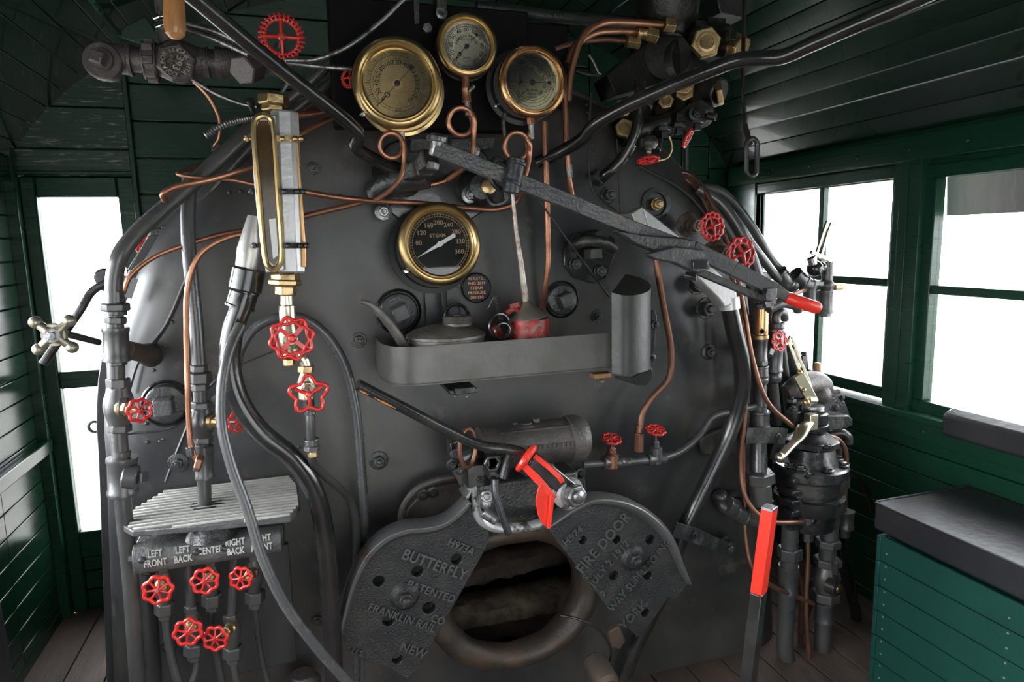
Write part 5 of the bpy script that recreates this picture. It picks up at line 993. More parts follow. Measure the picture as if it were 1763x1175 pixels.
m = M(); m.hex(c+d*0, c+d*.026, .030); m.lathe(c+d*.026, d, [(0, .017), (.006, .017), (.010, .010), (.010, 0)], 18); part(m, 'end_nut', K['steel'], t, 'bright hexagon nut', bev=.002)
# red strap with paddle
t = thing('red_strap', 'bright red strap looped round the bar with a leaf-shaped red tag', 'strap', P(935, 850, 1.46))
m = M(); c = P(909, 787, 1.49); m.ring(c, V((.8, -.5, -.6)), .026, .0085, 28, 8); m.ring(c+V((-.01, -.002, -.006)), V((.8, -.5, -.6)), .026, .0075, 28, 8); part(m, 'loop', K['brightred'], t)
m = M(); chain(m, [P(900, 800, 1.47), P(925, 825, 1.455), P(955, 858, 1.45)], [.016, .02, .012], [.006]*3); chain(m, [P(920, 785, 1.47), P(945, 805, 1.455), P(963, 822, 1.45), P(968, 830, 1.45)], [.012]*4, [.006]*4); part(m, 'band', K['brightred'], t, bev=.001)
m = M(); m.prism([P(*q, 1.45) for q in ((932, 832), (948, 845), (955, 858), (948, 868), (947, 900), (944, 909), (934, 903), (927, 888), (923, 865), (926, 845))], (0, .006, 0)); m.prism([P(*q, 1.447) for q in ((946, 850), (952, 858), (946, 908), (941, 909))], (0, -.010, 0)); part(m, 'tag', K['brightred'], t, bev=.001)
# the two butterfly doors
def door(label, name, outer, inner, holes, boss, lines, Y=1.60, th=.028, rimw=.030):
    c = P(*boss, Y); t = thing(name, label, 'fire door', c)
    op = catmull([P(*q, Y) for q in outer], 5); ip = [P(*q, Y) for q in inner]; pl = op+ip
    m = M(); m.prism(pl, (0, th, 0))
    o = part(m, 'door_plate', K['castdoor'], t, bev=.0)
    # through holes
    cut = M()
    for x, y, r in holes: p = P(x, y, Y); cut.cyl(p-V((0, .02, 0)), p+V((0, th+.02, 0)), S(r, p), 20, c=0)
    co = mesh_obj(cut, 'cutter', K['castdoor'], V(t['wloc'])); co.location = t['wloc']; bpy.context.view_layer.update()
    b = o.modifiers.new('holes', 'BOOLEAN'); b.object = co; b.operation = 'DIFFERENCE'; b.solver = 'EXACT'
    dg = bpy.context.evaluated_depsgraph_get(); dg.update(); me = bpy.data.meshes.new_from_object(o.evaluated_get(dg)); o.modifiers.clear(); o.data = me; bpy.data.objects.remove(co)
    me.set_sharp_from_angle(angle=radians(34)); bv = o.modifiers.new('bevel', 'BEVEL'); bv.width = .002; bv.segments = 2; bv.angle_limit = radians(40)
    # raised rolled rim along the outer curve
    m = M(); n = len(op); vs_ = []; ctr = c
    for i, p in enumerate(op):
        d = (op[min(i+1, n-1)]-op[max(i-1, 0)]).normalized(); nn = V((d.z, 0, -d.x)); nn = nn if nn.dot(ctr-p) > 0 else -nn
        w = rimw*(sin(pi*min(max(i/(n-1), .02), .98))**.35)
        vs_ += [p+V((0, th+.012, 0)), p-nn*.004+V((0, .0, 0)), p+nn*w*.18+V((0, -.016, 0)), p+nn*w*.55+V((0, -.015, 0)), p+nn*w+V((0, .002, 0)), p+nn*w+V((0, th+.012, 0))]
    m.add(vs_, [[i*6+k, i*6+(k+1) % 6, (i+1)*6+(k+1) % 6, (i+1)*6+k] for i in range(n-1) for k in range(6)]+[[0, 1, 2, 3, 4, 5], [(n-1)*6+k for k in range(6)][::-1]])
    part(m, 'rolled_rim', K['doorrim'], t, 'smooth rolled rim, highlight put into its pale colour', bev=.003, sharp=50)
    m = M(); m.lathe(c+V((0, .003, 0)), NY, [(0, .040), (.008, .036), (.016, .026), (.018, 0)], 24); part(m, 'boss', K['castdoor'], t)
    m = M(); m.hex(c+V((0, -.012, 0)), c+V((0, -.028, 0)), .020); m.lathe(c+V((0, -.028, 0)), NY, [(0, .011), (.008, .011), (.011, .006), (.011, 0)], 14); part(m, 'centre_bolt', K['castdoor'], t, bev=.001)
    m = M()
    for s, x, y, ang, size, sx in lines:
        p = P(x, y, Y); a_ = radians(ang); xd = V((cos(a_), 0, sin(a_))); yd = V((-sin(a_), 0, cos(a_))); m.text(s, S(size, p), p+V((0, -.001, 0)), xd, yd, .006, bold=.02, sx=sx)
    part(m, 'raised_lettering', K['doorink'], t)
    return t
K['castdoor'] = mat('pitted_cast_iron', (.03, .03, .032), .36, .3, (.055, .052, .05), 16, 6, .45, .7, .52, .8, 190, spec=.6)
K['doorrim'] = mat('highlit_smooth_iron', (.17, .17, .172), .34, .6, (.11, .105, .10), 9, 6, .45, .7, .45, .3, 120, col3=(.12, .07, .045), n3=16, lo3=.6, hi3=.7)  # paler than the door: highlight from the left put into the colour
K['doorink'] = mat('highlit_raised_letters', (.12, .12, .12), .34, .5)  # lighter than the door: highlights on the relief put into the colour
door('left butterfly fire door leaf with raised patent lettering, hanging open', 'fire_door', [(812, 842), (804, 860), (785, 880), (762, 895), (735, 902), (700, 905), (662, 920), (628, 952), (603, 1000), (588, 1055), (580, 1102)], [(598, 1122), (632, 1140), (668, 1150), (700, 1172), (722, 1150), (842, 935), (843, 915), (826, 898), (818, 870), (820, 845)],
     [(786, 964, 10), (719, 985, 10), (652, 1002, 10), (738, 1048, 11), (669, 1070, 10), (684, 1136, 9)], (697, 1027),
     [('BUTTERFLY', 748, 972, -29, 27, .85), ('H973A', 793, 941, -32, 19, .9), ('PATENTED', 742, 1018, -29, 19, .95), ('FRANKLIN RAIL', 692, 1063, -30, 20, .88), ('CO', 753, 1066, -30, 19, .9), ('NEW', 711, 1119, -32, 21, 1.0), ('U.S.', 616, 1122, -28, 14, 1)])
door('right butterfly fire door leaf lettered FIRE DOOR, hanging open', 'fire_door', [(1187, 1002), (1176, 975), (1166, 945), (1150, 915), (1125, 888), (1095, 868), (1060, 857), (1020, 856), (985, 872), (962, 888), (938, 906)], [(1000, 985), (1048, 1050), (1098, 1098), (1106, 1092), (1138, 1048), (1150, 1030), (1162, 1034)],
     [(1003, 931, 8), (1062, 930, 8), (1119, 930, 9), (1057, 992, 9), (1115, 992, 8), (1111, 1056, 8)], (1089, 961),
     [('FIRE DOOR', 1038, 934, 44, 27, .9), ('H974', 985, 922, 36, 18, 1), ('JULY 2 1912', 1048, 969, 44, 19, .95), ('WAY SUPPLY', 1083, 1010, 44, 19, .88), ('CO INC', 1131, 953, 44, 18, .92), ('YORK', 1089, 1058, 40, 21, 1.0), ('9', 1037, 1022, 40, 16, 1), ('S.', 1008, 992, 40, 16, 1)])
# counter weight lug under the right leaf, wire
m = M(); q = P(1038, 1155, 1.66); m.cyl(P(1020, 1135, 1.68), P(1048, 1185, 1.58), .038, 24, c=.012); solo(m, 'door_stop', K['ringiron'], 'blunt brown iron peg sticking out under the fire hole lip', 'peg')
pipe('wire', 'thin black wire curling over the lower lip of the fire hole', K['gloss'], 2.2, [(965, 1060, 1.70), (1000, 1068, 1.68), (1035, 1090, 1.67), (1052, 1120, 1.66), (1050, 1140, 1.66)], cat='wire')
m = M(); m.prism([P(*q, 1.72) for q in ((1040, 1080), (1058, 1070), (1070, 1095), (1060, 1110), (1045, 1105))], (0, -.03, 0)); solo(m, 'door_latch_lug', K['ringiron'], 'small brown cast lug at the lower right of the fire hole', 'lug', bev=.003)
# pipe and little wheels right of the cylinder
pipe('drain_line', 'grey-black pipe winding right from the door cylinder past two tiny red wheels', K['pipe'], 6.5, [(1003, 801, 1.68), (1060, 797, 1.69), (1130, 791, 1.70), (1170, 778, 1.71), (1205, 748, 1.72), (1228, 718, 1.72), (1262, 708, 1.70), (1300, 700, 1.70)], [('sleeve', 1066, 797, 1084, 795, 1.69, 9), ('hex', 1096, 794, 1112, 792, 1.70, 9)])
valve('needle_valve', 'left of two tiny red handwheel valves, brown brass stem, beside the door cylinder', (1053, 756), 1.68, V((.05, -.35, 1)), 17, (1053, 782), 1.69, 'flower', 8, 0, [('collar', 1053, 806, 1053, 782, 1.69, 12, K['dcopper']), ('sleeve', 1038, 797, 1068, 796, 1.69, 11)], 'dcopper', bonnet_r=.5)
valve('needle_valve', 'right of two tiny red handwheel valves, near the old copper tube', (1129, 741), 1.69, V((.05, -.35, 1)), 17, (1130, 775), 1.70, 'flower', 8, .2, [('collar', 1130, 798, 1130, 770, 1.70, 10), ('sleeve', 1115, 792, 1145, 789, 1.70, 10)], 'pipe', bonnet_r=.4)
m = M(); q = P(1215, 770, 1.79); m.prism([P(*q, 1.79) for q in ((1198, 752), (1238, 735), (1270, 742), (1262, 780), (1205, 782))], (0, -.02, 0)); solo(m, 'bumpy_patch', K['rough_iron'], 'rough lumpy dark patch on the boiler beside the winding drain pipe', 'patch', bev=.006)
# ================================================================== RIGHT SIDE
K['wshade'] = K['shade']
# seat box with vinyl cushion
w_ = PX(1663, 836, 2.03); zc_ = w_.z; c_ = PZ(1508, 865, zc_); xa = c_.x
ye = c_.y
t = thing('seat_box', 'green panelled seat box with black vinyl cushion against the right wall', 'seat', V((xa, ye, 0)))
m = M(); m.box(V(((xa+2.03)/2+.012, ye-.72, (zc_-.10)/2)), (2.03-xa-.02, 1.40, zc_-.11)); part(m, 'box_carcass', K['seatgreen'], t, bev=.003)
m = M(); z = 0; hb = (zc_-.1)/6
while z < zc_-.12: m.box(V((xa+.012, ye-.72, z+hb/2)), (.012, 1.40, hb-.003)); m.box(V(((xa+2.03)/2, ye-.018, z+hb/2)), (2.03-xa, .014, hb-.003)); z += hb
part(m, 'side_boards', K['seatgreen'], t, bev=.0015)
m = M()
for i in range(11): 
    for yy in (.045, .42, .85): m.lathe(V((xa+.0065, ye-yy, .03+i*(zc_-.14)/11)), (-1, 0, 0), [(0, .0035), (.0015, .003), (.0015, 0)], 8)
part(m, 'nail_head', K['alu'], t)['kind'] = 'stuff'
m = M(); y0, y1 = ye-1.45, ye; x0, x1 = xa-.005, 2.03
nx, ny = 10, 20; vs_ = []; 
for i in range(nx+1):
    for j in range(ny+1):
        u, v = i/nx, j/ny; h = .012*(sin(pi*u)*sin(pi*v))**.5; vs_.append(V((x0+(x1-x0)*u, y0+(y1-y0)*v, zc_+h+noise.noise(V((u*4, v*7, 1)))*.003)))
b0 = len(vs_); fs = [[i*(ny+1)+j, (i+1)*(ny+1)+j, (i+1)*(ny+1)+j+1, i*(ny+1)+j+1] for i in range(nx) for j in range(ny)]
m.add(vs_, fs); m.v and None
m.prism([V((x0, y0, zc_)), V((x1, y0, zc_)), V((x1, y1, zc_)), V((x0, y1, zc_))], (0, 0, -.085)); part(m, 'cushion', K['vinyl'], t, bev=.008, sharp=40)
m = M(); q = [V((x0, y0, zc_+.001)), V((x0, y1-.01, zc_+.001)), V((x0+.008, y1, zc_+.001)), V((x1, y1, zc_+.001))]; m.tube(q, .004, 8); part(m, 'piping', K['vinyl'], t)
# armrest pad on the sill
q1 = PX(1660, 725, 1.99)
m = M(); m.prism([V((1.955, 1.60, .835)), V((1.955, 1.60, .765)), V((1.985, 1.60, .758)), V((2.055, 1.60, .79)), V((2.06, 1.60, .842)), V((1.99, 1.60, .852))], (0, -.75, 0)); solo(m, 'armrest_pad', K['vinyl'], 'black vinyl armrest pad on the right window sill above the seat', 'armrest', bev=.010)
# grimy sun shade outside the nearer right window
m = M(); 
for i in range(14): yy = .7+i*.08; m.prism([V((2.16+.006*sin(i*2), yy, 1.66)), V((2.16+.006*sin(i*2+1), yy+.08, 1.66)), V((2.175+.006*sin(i*2+1), yy+.08, 1.475)), V((2.175+.006*sin(i*2), yy, 1.475))], (.006, 0, 0))
solo(m, 'sun_shade', K['shade'], 'grimy grey canvas shade hanging outside the top of the nearer right window', 'shade')
# turret of the mechanical lubricator, top right
t = thing('steam_turret', 'dark cast steam turret with brass hexagon nuts at top right, behind the grab bar', 'turret', P(1150, 150, 1.9))
m = M(); m.lathe(P(1215, 75, 1.86), V((-.25, -1, 0)), [(-.12, .06), (-.02, .075), (.0, .07), (.03, .06), (.04, .045), (.04, 0)], 28); m.cyl(P(1180, 60, 1.9), P(1250, 70, 1.78), .045); m.cyl(P(1195, 62, 1.84), P(1275, 85, 1.72), .038); m.lathe(P(1185, 110, 1.86), V((.2, -1, .1)), [(-.02, .09), (.0, .1), (.02, .085), (.03, .0)], 28)
m.prism([P(*q, 1.86) for q in ((1045, 130), (1110, 75), (1165, 60), (1170, 120), (1140, 145), (1060, 165))], (0, .10, 0)); m.lathe(P(1150, 95, 1.84), V((-.3, -1, .1)), [(-.03, .075), (0, .072), (.004, 0)], 24)
m.lathe(P(1150, -25, 1.85), -ZZ, [(0, .10), (.10, .085), (.14, .05)], 24); m.cyl(P(1150, 20, 1.87), P(1150, 70, 1.87), .05); part(m, 'casting', K['turret'], t, bev=.003)
m = M(); d = V((-.45, -1, -.05)).normalized(); c = P(1217, 72, 1.72); m.hex(c-d*.03, c, S(27, c), ph=.2); m.lathe(c, d, [(0, S(17, c)), (.004, S(17, c)), (.005, S(12, c)), (-.01, S(10, c)), (-.01, 0)], 24); part(m, 'brass_nut', K['goldnut'], t, bev=.001)
m = M(); d = (P(1275, 88, 1.70)-P(1255, 80, 1.73)).normalized(); c = P(1262, 82, 1.72); m.hex(c, c+d*.03, S(27, c)); part(m, 'end_nut', K['goldnut'], t, bev=.001)
m = M(); m.box(P(1258, 62, 1.68), (.02, .02, .025)); m.box(P(1225, 45, 1.84), (.06, .06, .03)); part(m, 'square_plug', K['gloss'], t, bev=.001)
t = thing('oil_manifold', 'row of dark valve bodies with brass nuts below the turret, partly behind the grab bar', 'manifold', P(1150, 200, 1.85))
m = M(); a = P(1070, 235, 1.80); b = P(1225, 190, 1.72); m.cyl(a, b, .030); a2 = P(1095, 190, 1.84); b2 = P(1235, 150, 1.76); m.cyl(a2, b2, .034)
for i in range(5): q = a.lerp(b, .1+i*.2); m.cyl(q+V((0, .04, .06)), q+V((0, -.005, -.03)), .026)
m.prism([P(*q, 1.70) for q in ((1165, 195), (1205, 170), (1222, 180), (1228, 190), (1212, 215), (1180, 222), (1165, 210))], (0, .08, 0)); m.cyl(P(1205, 150, 1.78), P(1240, 160, 1.72), .042); m.cyl(P(1135, 215, 1.76), P(1125, 260, 1.74), .02); part(m, 'casting', K['turret'], t, bev=.002)
for i, (x, y, r, x2_, y2_) in enumerate(((1072, 188, 16, 1064, 184), (1092, 175, 13, 1086, 171), (1142, 158, 15, 1136, 153), (1176, 147, 19, 1168, 141), (1146, 176, 14, 1154, 180), (1178, 160, 17, 1184, 163), (1075, 222, 17, 1066, 218))):
    m = M(); a_ = P(x, y, 1.76); d = V((-.5, -1, .1)).normalized(); m.hex(a_-d*.01, a_+d*.014, S(r, a_), ph=i*.3); m.lathe(a_+d*.014, d, [(0, S(r*.6, a_)), (.004, S(r*.55, a_)), (-.004, S(r*.4, a_)), (-.004, 0)], 16); part(m, 'brass_nut', K['goldnut'], t, bev=.0008)
m = M(); a_ = P(1232, 162, 1.72); d = (b2-a2).normalized(); m.hex(a_, a_+d*.016+V((0, -.005, 0)), S(22, a_)); part(m, 'end_nut', K['goldnut'], t, bev=.0008)
m = M()
for x, y in ((1168, 232), (1199, 225), (1142, 238)): q = P(x, y-12, 1.70); m.hex(q+V((0, 0, .014)), q, .022); m.box(q+V((0, 0, -.010)), (.018, .018, .018))
m.cyl(P(1218, 200, 1.70), P(1233, 202, 1.68), .011); m.bolt(P(1196, 196, 1.685), NY, .012); part(m, 'bottom_plug', K['darksteel'], t, bev=.001)
valve('needle_valve', 'flat red handwheel valve pointing down below the turret manifold', (1116, 276), 1.68, V((0, -.25, -1)), 19, (1117, 255), 1.69, 'flower', 8, 0, [('globe', 1118, 235, 1117, 257, 1.69, 14, K['iron']), ('hex', 1100, 246, 1108, 246, 1.69, 9, K['iron'])], 'palebrass', bonnet_r=.3)
valve('needle_valve', 'red handwheel valve in shadow at the right end of the turret manifold', (1184, 238), 1.72, V((.7, -.6, -.5)), 18, (1180, 222), 1.74, 'flower', 6, 0, [('collar', 1178, 205, 1180, 226, 1.74, 9, K['iron'])], 'rough_iron', bonnet_r=.4)
pipe('brass_line', 'thin brass wire line looping beside the downward red wheel', K['goldnut'], 2.2, [(1152, 235, 1.70), (1157, 252, 1.70), (1150, 270, 1.70), (1132, 277, 1.69)])
pipe('copper_line', 'topmost of three copper tubes entering the turret from the left', K['copper'], 6, [(978, 175, 1.74), (984, 120, 1.74), (1005, 60, 1.74), (1035, 40, 1.75), (1080, 38, 1.76), (1140, 42, 1.78)], [('hex', 1142, 42, 1160, 44, 1.78, 13, K['goldnut'])])
pipe('copper_line', 'middle of three copper tubes entering the turret from the left', K['copper'], 6, [(976, 110, 1.78), (990, 80, 1.78), (1020, 58, 1.78), (1060, 53, 1.79), (1100, 55, 1.80)], [('sleeve', 1096, 55, 1112, 58, 1.79, 9, K['goldnut']), ('hex', 1112, 58, 1130, 62, 1.79, 13, K['goldnut'])])
pipe('copper_line', 'lowest of three copper tubes entering the turret from the left', K['dcopper'], 5, [(955, 85, 1.82), (990, 74, 1.82), (1040, 68, 1.82), (1080, 71, 1.82)], [('hex', 1078, 71, 1100, 74, 1.81, 11, K['goldnut'])])
pipe('silver_line', 'short pale bent line in the dark below the copper tubes', K['steel'], 2.5, [(1014, 95, 1.80), (1022, 108, 1.80), (1030, 125, 1.80), (1034, 128, 1.80)])
flex('flexible_conduit', 'short ribbed conduit in shadow under the pale bent line', K['darksteel'], 3.5, [(990, 122, 1.80), (1010, 128, 1.80), (1032, 130, 1.80)])
# grab bar
pipe('grab_bar', 'long worn black grab bar running from the boiler centre to the top right corner', K['gloss'], 13, [(925, 280, 1.72), (965, 262, 1.68), (1005, 237, 1.62), (1020, 218, 1.59), (1060, 192, 1.54), (1140, 155, 1.46), (1230, 118, 1.38), (1270, 104, 1.34), (1310, 100, 1.31), (1345, 98, 1.28), (1400, 75, 1.22), (1480, 40, 1.14), (1600, -12, 1.02), (1760, -95, .86)], n=20, cat='rail')
pipe('steam_pipe', 'short curved black pipe from the turret manifold down to the boiler seam', K['gloss'], 10, [(1102, 140, 1.74), (1100, 190, 1.70), (1094, 230, 1.70), (1070, 275, 1.72), (1040, 303, 1.75), (1028, 312, 1.79)], [('collar', 1036, 300, 1026, 312, 1.77, 14)])
# hanging slotted link
m = M(); c = P(1294, 271, 1.55); r_ = S(11, c); h_ = S(20, c); pts = []
for k in range(24):
    an = 2*pi*k/24; pts.append(c+V((r_*cos(an), 0, r_*sin(an)+(h_ if sin(an) >= 0 else -h_))))
m.tube(pts, S(4.5, c), 10, closed=True); m.bar(P(1292, 250, 1.55), P(1282, 215, 1.58), .016, .006); m.bar(P(1282, 216, 1.58), P(1278, 150, 1.62), .012, .005); q = P(1278, 150, 1.62); m.bar(q, V((q.x, q.y, 2.34)), .012, .005, up=(0, 1, 0)); solo(m, 'slotted_link', K['darksteel'], 'steel slotted link hanging in front of the right roof boards', 'link')
m = M(); m.prism([P(*q, 2.0) for q in ((1232, -12), (1300, -12), (1296, 14), (1280, 32), (1240, 22))], (0, .1, 0)); solo(m, 'roof_fitting', K['iron'], 'dark iron fitting on the roof at the top edge right of centre', 'fitting', bev=.003)
# copper pair and bundle of hoses over the right shoulder
pipe('copper_line', 'outer of two copper lines arching over the right shoulder of the boiler', K['dcopper'], 4.2, [(1160, 298, 1.86), (1185, 299, 1.84), (1215, 330, 1.78), (1245, 400, 1.72), (1268, 470, 1.69), (1282, 540, 1.67), (1296, 620, 1.66), (1320, 690, 1.66), (1365, 735, 1.70)])
pipe('copper_line', 'inner of two copper lines arching over the right shoulder of the boiler', K['dcopper'], 4.2, [(1155, 303, 1.86), (1185, 312, 1.84), (1212, 345, 1.79), (1236, 410, 1.74), (1262, 480, 1.71), (1278, 550, 1.70), (1284, 650, 1.69), (1282, 720, 1.69), (1275, 800, 1.70), (1285, 860, 1.68), (1318, 895, 1.66), (1370, 900, 1.66), (1388, 898, 1.68)])
pipe('copper_line', 'straight dark copper line running down beside the brake pipes', K['dcopper'], 4.2, [(1277, 560, 1.72), (1270, 650, 1.74), (1278, 740, 1.74), (1282, 840, 1.74), (1284, 930, 1.72), (1296, 980, 1.70), (1330, 1010, 1.70), (1362, 1024, 1.70), (1400, 1040, 1.70)])
H = [('uppermost black hose fanning over the right shoulder towards the window cock', 8, [(1185, 322, 1.88), (1240, 330, 1.86), (1290, 385, 1.86), (1330, 450, 1.88), (1352, 470, 1.9)]),
     ('second black hose of the fan on the right shoulder', 8, [(1195, 330, 1.84), (1250, 370, 1.82), (1300, 430, 1.82), (1335, 475, 1.86), (1350, 490, 1.9)]),
     ('third black hose of the fan, diving behind the quadrant bar', 9, [(1200, 325, 1.80), (1240, 350, 1.78), (1285, 420, 1.76), (1312, 500, 1.76), (1325, 560, 1.76), (1330, 650, 1.77), (1338, 730, 1.79)]),
     ('fourth black hose of the fan, running down to the brake stand', 8, [(1215, 345, 1.79), (1262, 410, 1.78), (1290, 480, 1.78), (1300, 560, 1.79), (1308, 640, 1.80), (1310, 720, 1.80)]),
     ('grey-black pipe behind the small red wheel beside the gold cylinder', 8, [(1330, 540, 1.80), (1345, 600, 1.82), (1352, 660, 1.84), (1362, 730, 1.86)]),
     ('thick grey pipe slanting from the small red wheel to the brake valve', 11, [(1356, 600, 1.84), (1368, 640, 1.86), (1384, 690, 1.88)])]
for lb_, r__, q in H: pipe('air_hose', lb_, K['pipe'], r__, q, cat='hose')
# cock valve by the window
t = thing('window_cock', 'bronze-handled cock valve on elbows standing against the bright right window', 'valve', P(1415, 500, 1.86))
for f in (('sleeve', 1340, 468, 1356, 492, 1.88, 14), ('ball', 1355, 488, 1372, 494, 1.88, 13), ('sleeve', 1368, 472, 1384, 486, 1.87, 13), ('sleeve', 1378, 486, 1396, 492, 1.87, 12), ('ball', 1390, 484, 1402, 498, 1.87, 12), ('sleeve', 1394, 490, 1394, 535, 1.87, 11), ('hex', 1400, 489, 1420, 490, 1.86, 7), ('sleeve', 1424, 450, 1424, 500, 1.86, 9), ('globe', 1423, 482, 1422, 500, 1.86, 12), ('sleeve', 1421, 500, 1420, 540, 1.86, 12), ('hex', 1420, 536, 1420, 545, 1.86, 10), ('hex', 1436, 495, 1450, 493, 1.86, 6, K['goldnut']), ('ball', 1396, 455, 1410, 470, 1.84, 14, K['gloss']), ('ball', 1408, 452, 1420, 468, 1.84, 9, K['gloss']), ('collar', 1396, 444, 1400, 456, 1.83, 7, K['chrome'])): fit(t, *f)
m = M(); chain(m, [P(1412, 446, 1.83), P(1424, 405, 1.83), P(1432, 382, 1.83)], [.009]*3, [.008]*3); chain(m, [P(1404, 442, 1.83), P(1416, 405, 1.83), P(1424, 382, 1.83)], [.009]*3, [.008]*3); m.box(P(1428, 382, 1.83), (.026, .01, .006)); m.bar(P(1396, 434, 1.82), P(1428, 448, 1.82), .012, .010); part(m, 'forked_handle', K['palebrass'], t, bev=.001)
pipe('air_hose', 'short brown rod between the red grip and the window cock', K['dcopper'], 3.5, [(1360, 510, 1.7), (1376, 503, 1.76), (1386, 500, 1.85)], cat='rod')
pipe('steam_pipe', 'short fat pipe with rolled end just under the red grip', K['pipe'], 9, [(1322, 532, 1.66), (1345, 522, 1.66), (1372, 528, 1.68), (1374, 533, 1.69)], [('ball', 1368, 524, 1378, 536, 1.68, 9)])
# gold cylinder and return bends
t = thing('bronze_cylinder', 'golden bronze cylinder on dark pipe fittings under the red grip', 'cylinder', P(1310, 640, 1.70))
for f in (('collar', 1312, 512, 1310, 578, 1.70, 12, K['bronze']), ('hex', 1312, 522, 1312, 532, 1.69, 13, K['gloss']), ('collar', 1309, 576, 1309, 584, 1.70, 14, K['goldnut']), ('sleeve', 1310, 583, 1309, 622, 1.70, 11), ('hex', 1309, 620, 1308, 630, 1.70, 13), ('sleeve', 1308, 630, 1309, 650, 1.70, 14), ('ball', 1300, 645, 1318, 662, 1.70, 14), ('collar', 1309, 660, 1310, 700, 1.70, 10)): fit(t, *f)
m = M(); m.lathe(P(1311, 571, 1.678), NY, [(0, .008), (.003, .008), (.003, .005), (0, .005)], 14); part(m, 'painted_vent_hole', K['holeshade'], t)  # black ring: the hole's shade is put into its colour
t = thing('return_bend', 'dark u-shaped pipe bend with hooked elbow top beside the bronze cylinder', 'pipe', P(1332, 600, 1.72))
for f in (('sleeve', 1338, 556, 1338, 566, 1.72, 12), ('hex', 1338, 566, 1337, 574, 1.72, 11), ('sleeve', 1334, 600, 1333, 640, 1.72, 13), ('ball', 1324, 640, 1342, 658, 1.72, 13), ('hex', 1318, 604, 1326, 608, 1.71, 11)): fit(t, *f)
m = M(); m.tube(catmull([P(1338, 560, 1.72), P(1336, 546, 1.72), P(1342, 537, 1.72), P(1350, 541, 1.73), P(1351, 550, 1.74)], 5), .0125, 12); part(m, 'elbow', K['pipe'], t)
valve('globe_valve', 'small bright red openwork handwheel valve beside the bronze cylinder', (1342, 587), 1.66, V((.15, -1, .1)), 18, (1336, 588), 1.71, 'star', 8, 0, [('globe', 1337, 574, 1336, 602, 1.72, 13)], 'palebrass', bonnet_r=.5)
# back upright brass strut and levers
t = thing('straight_air_lever', 'double-bar brass handle leaning left above the brake stand', 'lever', P(1400, 690, 1.70))
m = M(); chain(m, [P(1364, 582, 1.72), P(1378, 622, 1.71), P(1392, 655, 1.70), P(1402, 690, 1.69)], [.008]*4, [.008]*4); chain(m, [P(1357, 588, 1.72), P(1371, 625, 1.71), P(1384, 662, 1.70), P(1392, 692, 1.69)], [.008]*4, [.008]*4); m.tube([P(1357, 588, 1.72), P(1360, 580, 1.72), P(1364, 582, 1.72)], .005, 8)
m.bar(P(1374, 645, 1.69), P(1400, 695, 1.68), .034, .014); m.tube([P(1392, 690, 1.675), P(1404, 690, 1.675)], .012, 12); part(m, 'handle', K['palebrass'], t, bev=.001)
m = M(); m.ball(P(1377, 642, 1.69), .009, 12); m.ball(P(1384, 672, 1.67), .007, 12); m.ball(P(1388, 693, 1.665), .011, 12); part(m, 'pin', K['goldnut'], t)
m = M(); m.tube(catmull([P(1408, 625, 1.84), P(1406, 640, 1.84), P(1402, 655, 1.84)], 4), [.010, .012, .012, .013, .013, .013, .012, .011, .010], 12); solo(m, 'hand_grip_lever', K['wood'], 'small tan wooden grip sticking up beside the brass handle', 'lever')
m = M(); m.bar(P(1384, 612, 1.86), P(1389, 665, 1.86), .02, .012); m.tube([P(1383, 612, 1.86), P(1384, 606, 1.86)], .010, 10); m.bar(P(1364, 630, 1.9), P(1368, 660, 1.9), .02, .012); solo(m, 'black_lever', K['gloss'], 'upright black lever blade standing before the window muntin', 'lever', bev=.001)
# independent brake valve (behind, right)
t = thing('rear_brake_valve', 'smaller black brake valve with slanting bolted cover, behind and right of the big one', 'valve', P(1440, 740, 1.86))
m = M(); m.prism([P(*q, 1.80) for q in ((1430, 672), (1446, 670), (1458, 700), (1464, 718), (1426, 724), (1418, 700))], (0, .07, 0)); m.prism([P(*q, 1.77) for q in ((1405, 716), (1462, 716), (1468, 722), (1468, 733), (1450, 741), (1405, 741))], (0, .12, 0)); part(m, 'cover', K['iron'], t, bev=.003)
m = M(); m.tube(catmull([P(1352, 676, 1.78), P(1368, 668, 1.78), P(1395, 660, 1.80), P(1415, 665, 1.82), P(1422, 685, 1.84)], 6), [.022+.02*sin(pi*k/24) for k in range(25)], 16); m.lathe(P(1375, 690, 1.80), -ZZ, [(0, .02), (.04, .035), (.07, .035)], 18); m.ball(P(1412, 680, 1.79), .036, 16); part(m, 'rounded_casting', K['rough_iron'], t)
m = M(); m.bolt(P(1439, 703, 1.795), V((-.3, -1, .1)), .008, stud=False); m.bolt(P(1449, 685, 1.80), V((-.3, -1, .1)), .007); m.bolt(P(1362, 695, 1.76), ZZ, .016, flange=0); m.bolt(P(1366, 710, 1.74), ZZ, .014); part(m, 'bolt', K['darksteel'], t, bev=.001)
m = M(); m.tube(catmull([P(1430, 748, 1.82), P(1450, 746, 1.80), P(1460, 752, 1.79), P(1461, 764, 1.79)], 5), .014, 14); m.cyl(P(1440, 745, 1.82), P(1442, 790, 1.84), .016); part(m, 'elbow', K['pipe'], t)
pipe('copper_line', 'bent brown line with couplings on the right side of the big brake valve', K['dcopper'], 4.2, [(1420, 750, 1.74), (1442, 757, 1.74), (1455, 775, 1.74), (1457, 810, 1.74), (1455, 850, 1.74), (1454, 880, 1.74)], [('sleeve', 1456, 800, 1456, 812, 1.74, 6), ('hex', 1456, 822, 1456, 840, 1.74, 7), ('sleeve', 1457, 880, 1455, 910, 1.74, 13), ('hex', 1454, 910, 1454, 925, 1.74, 9)])
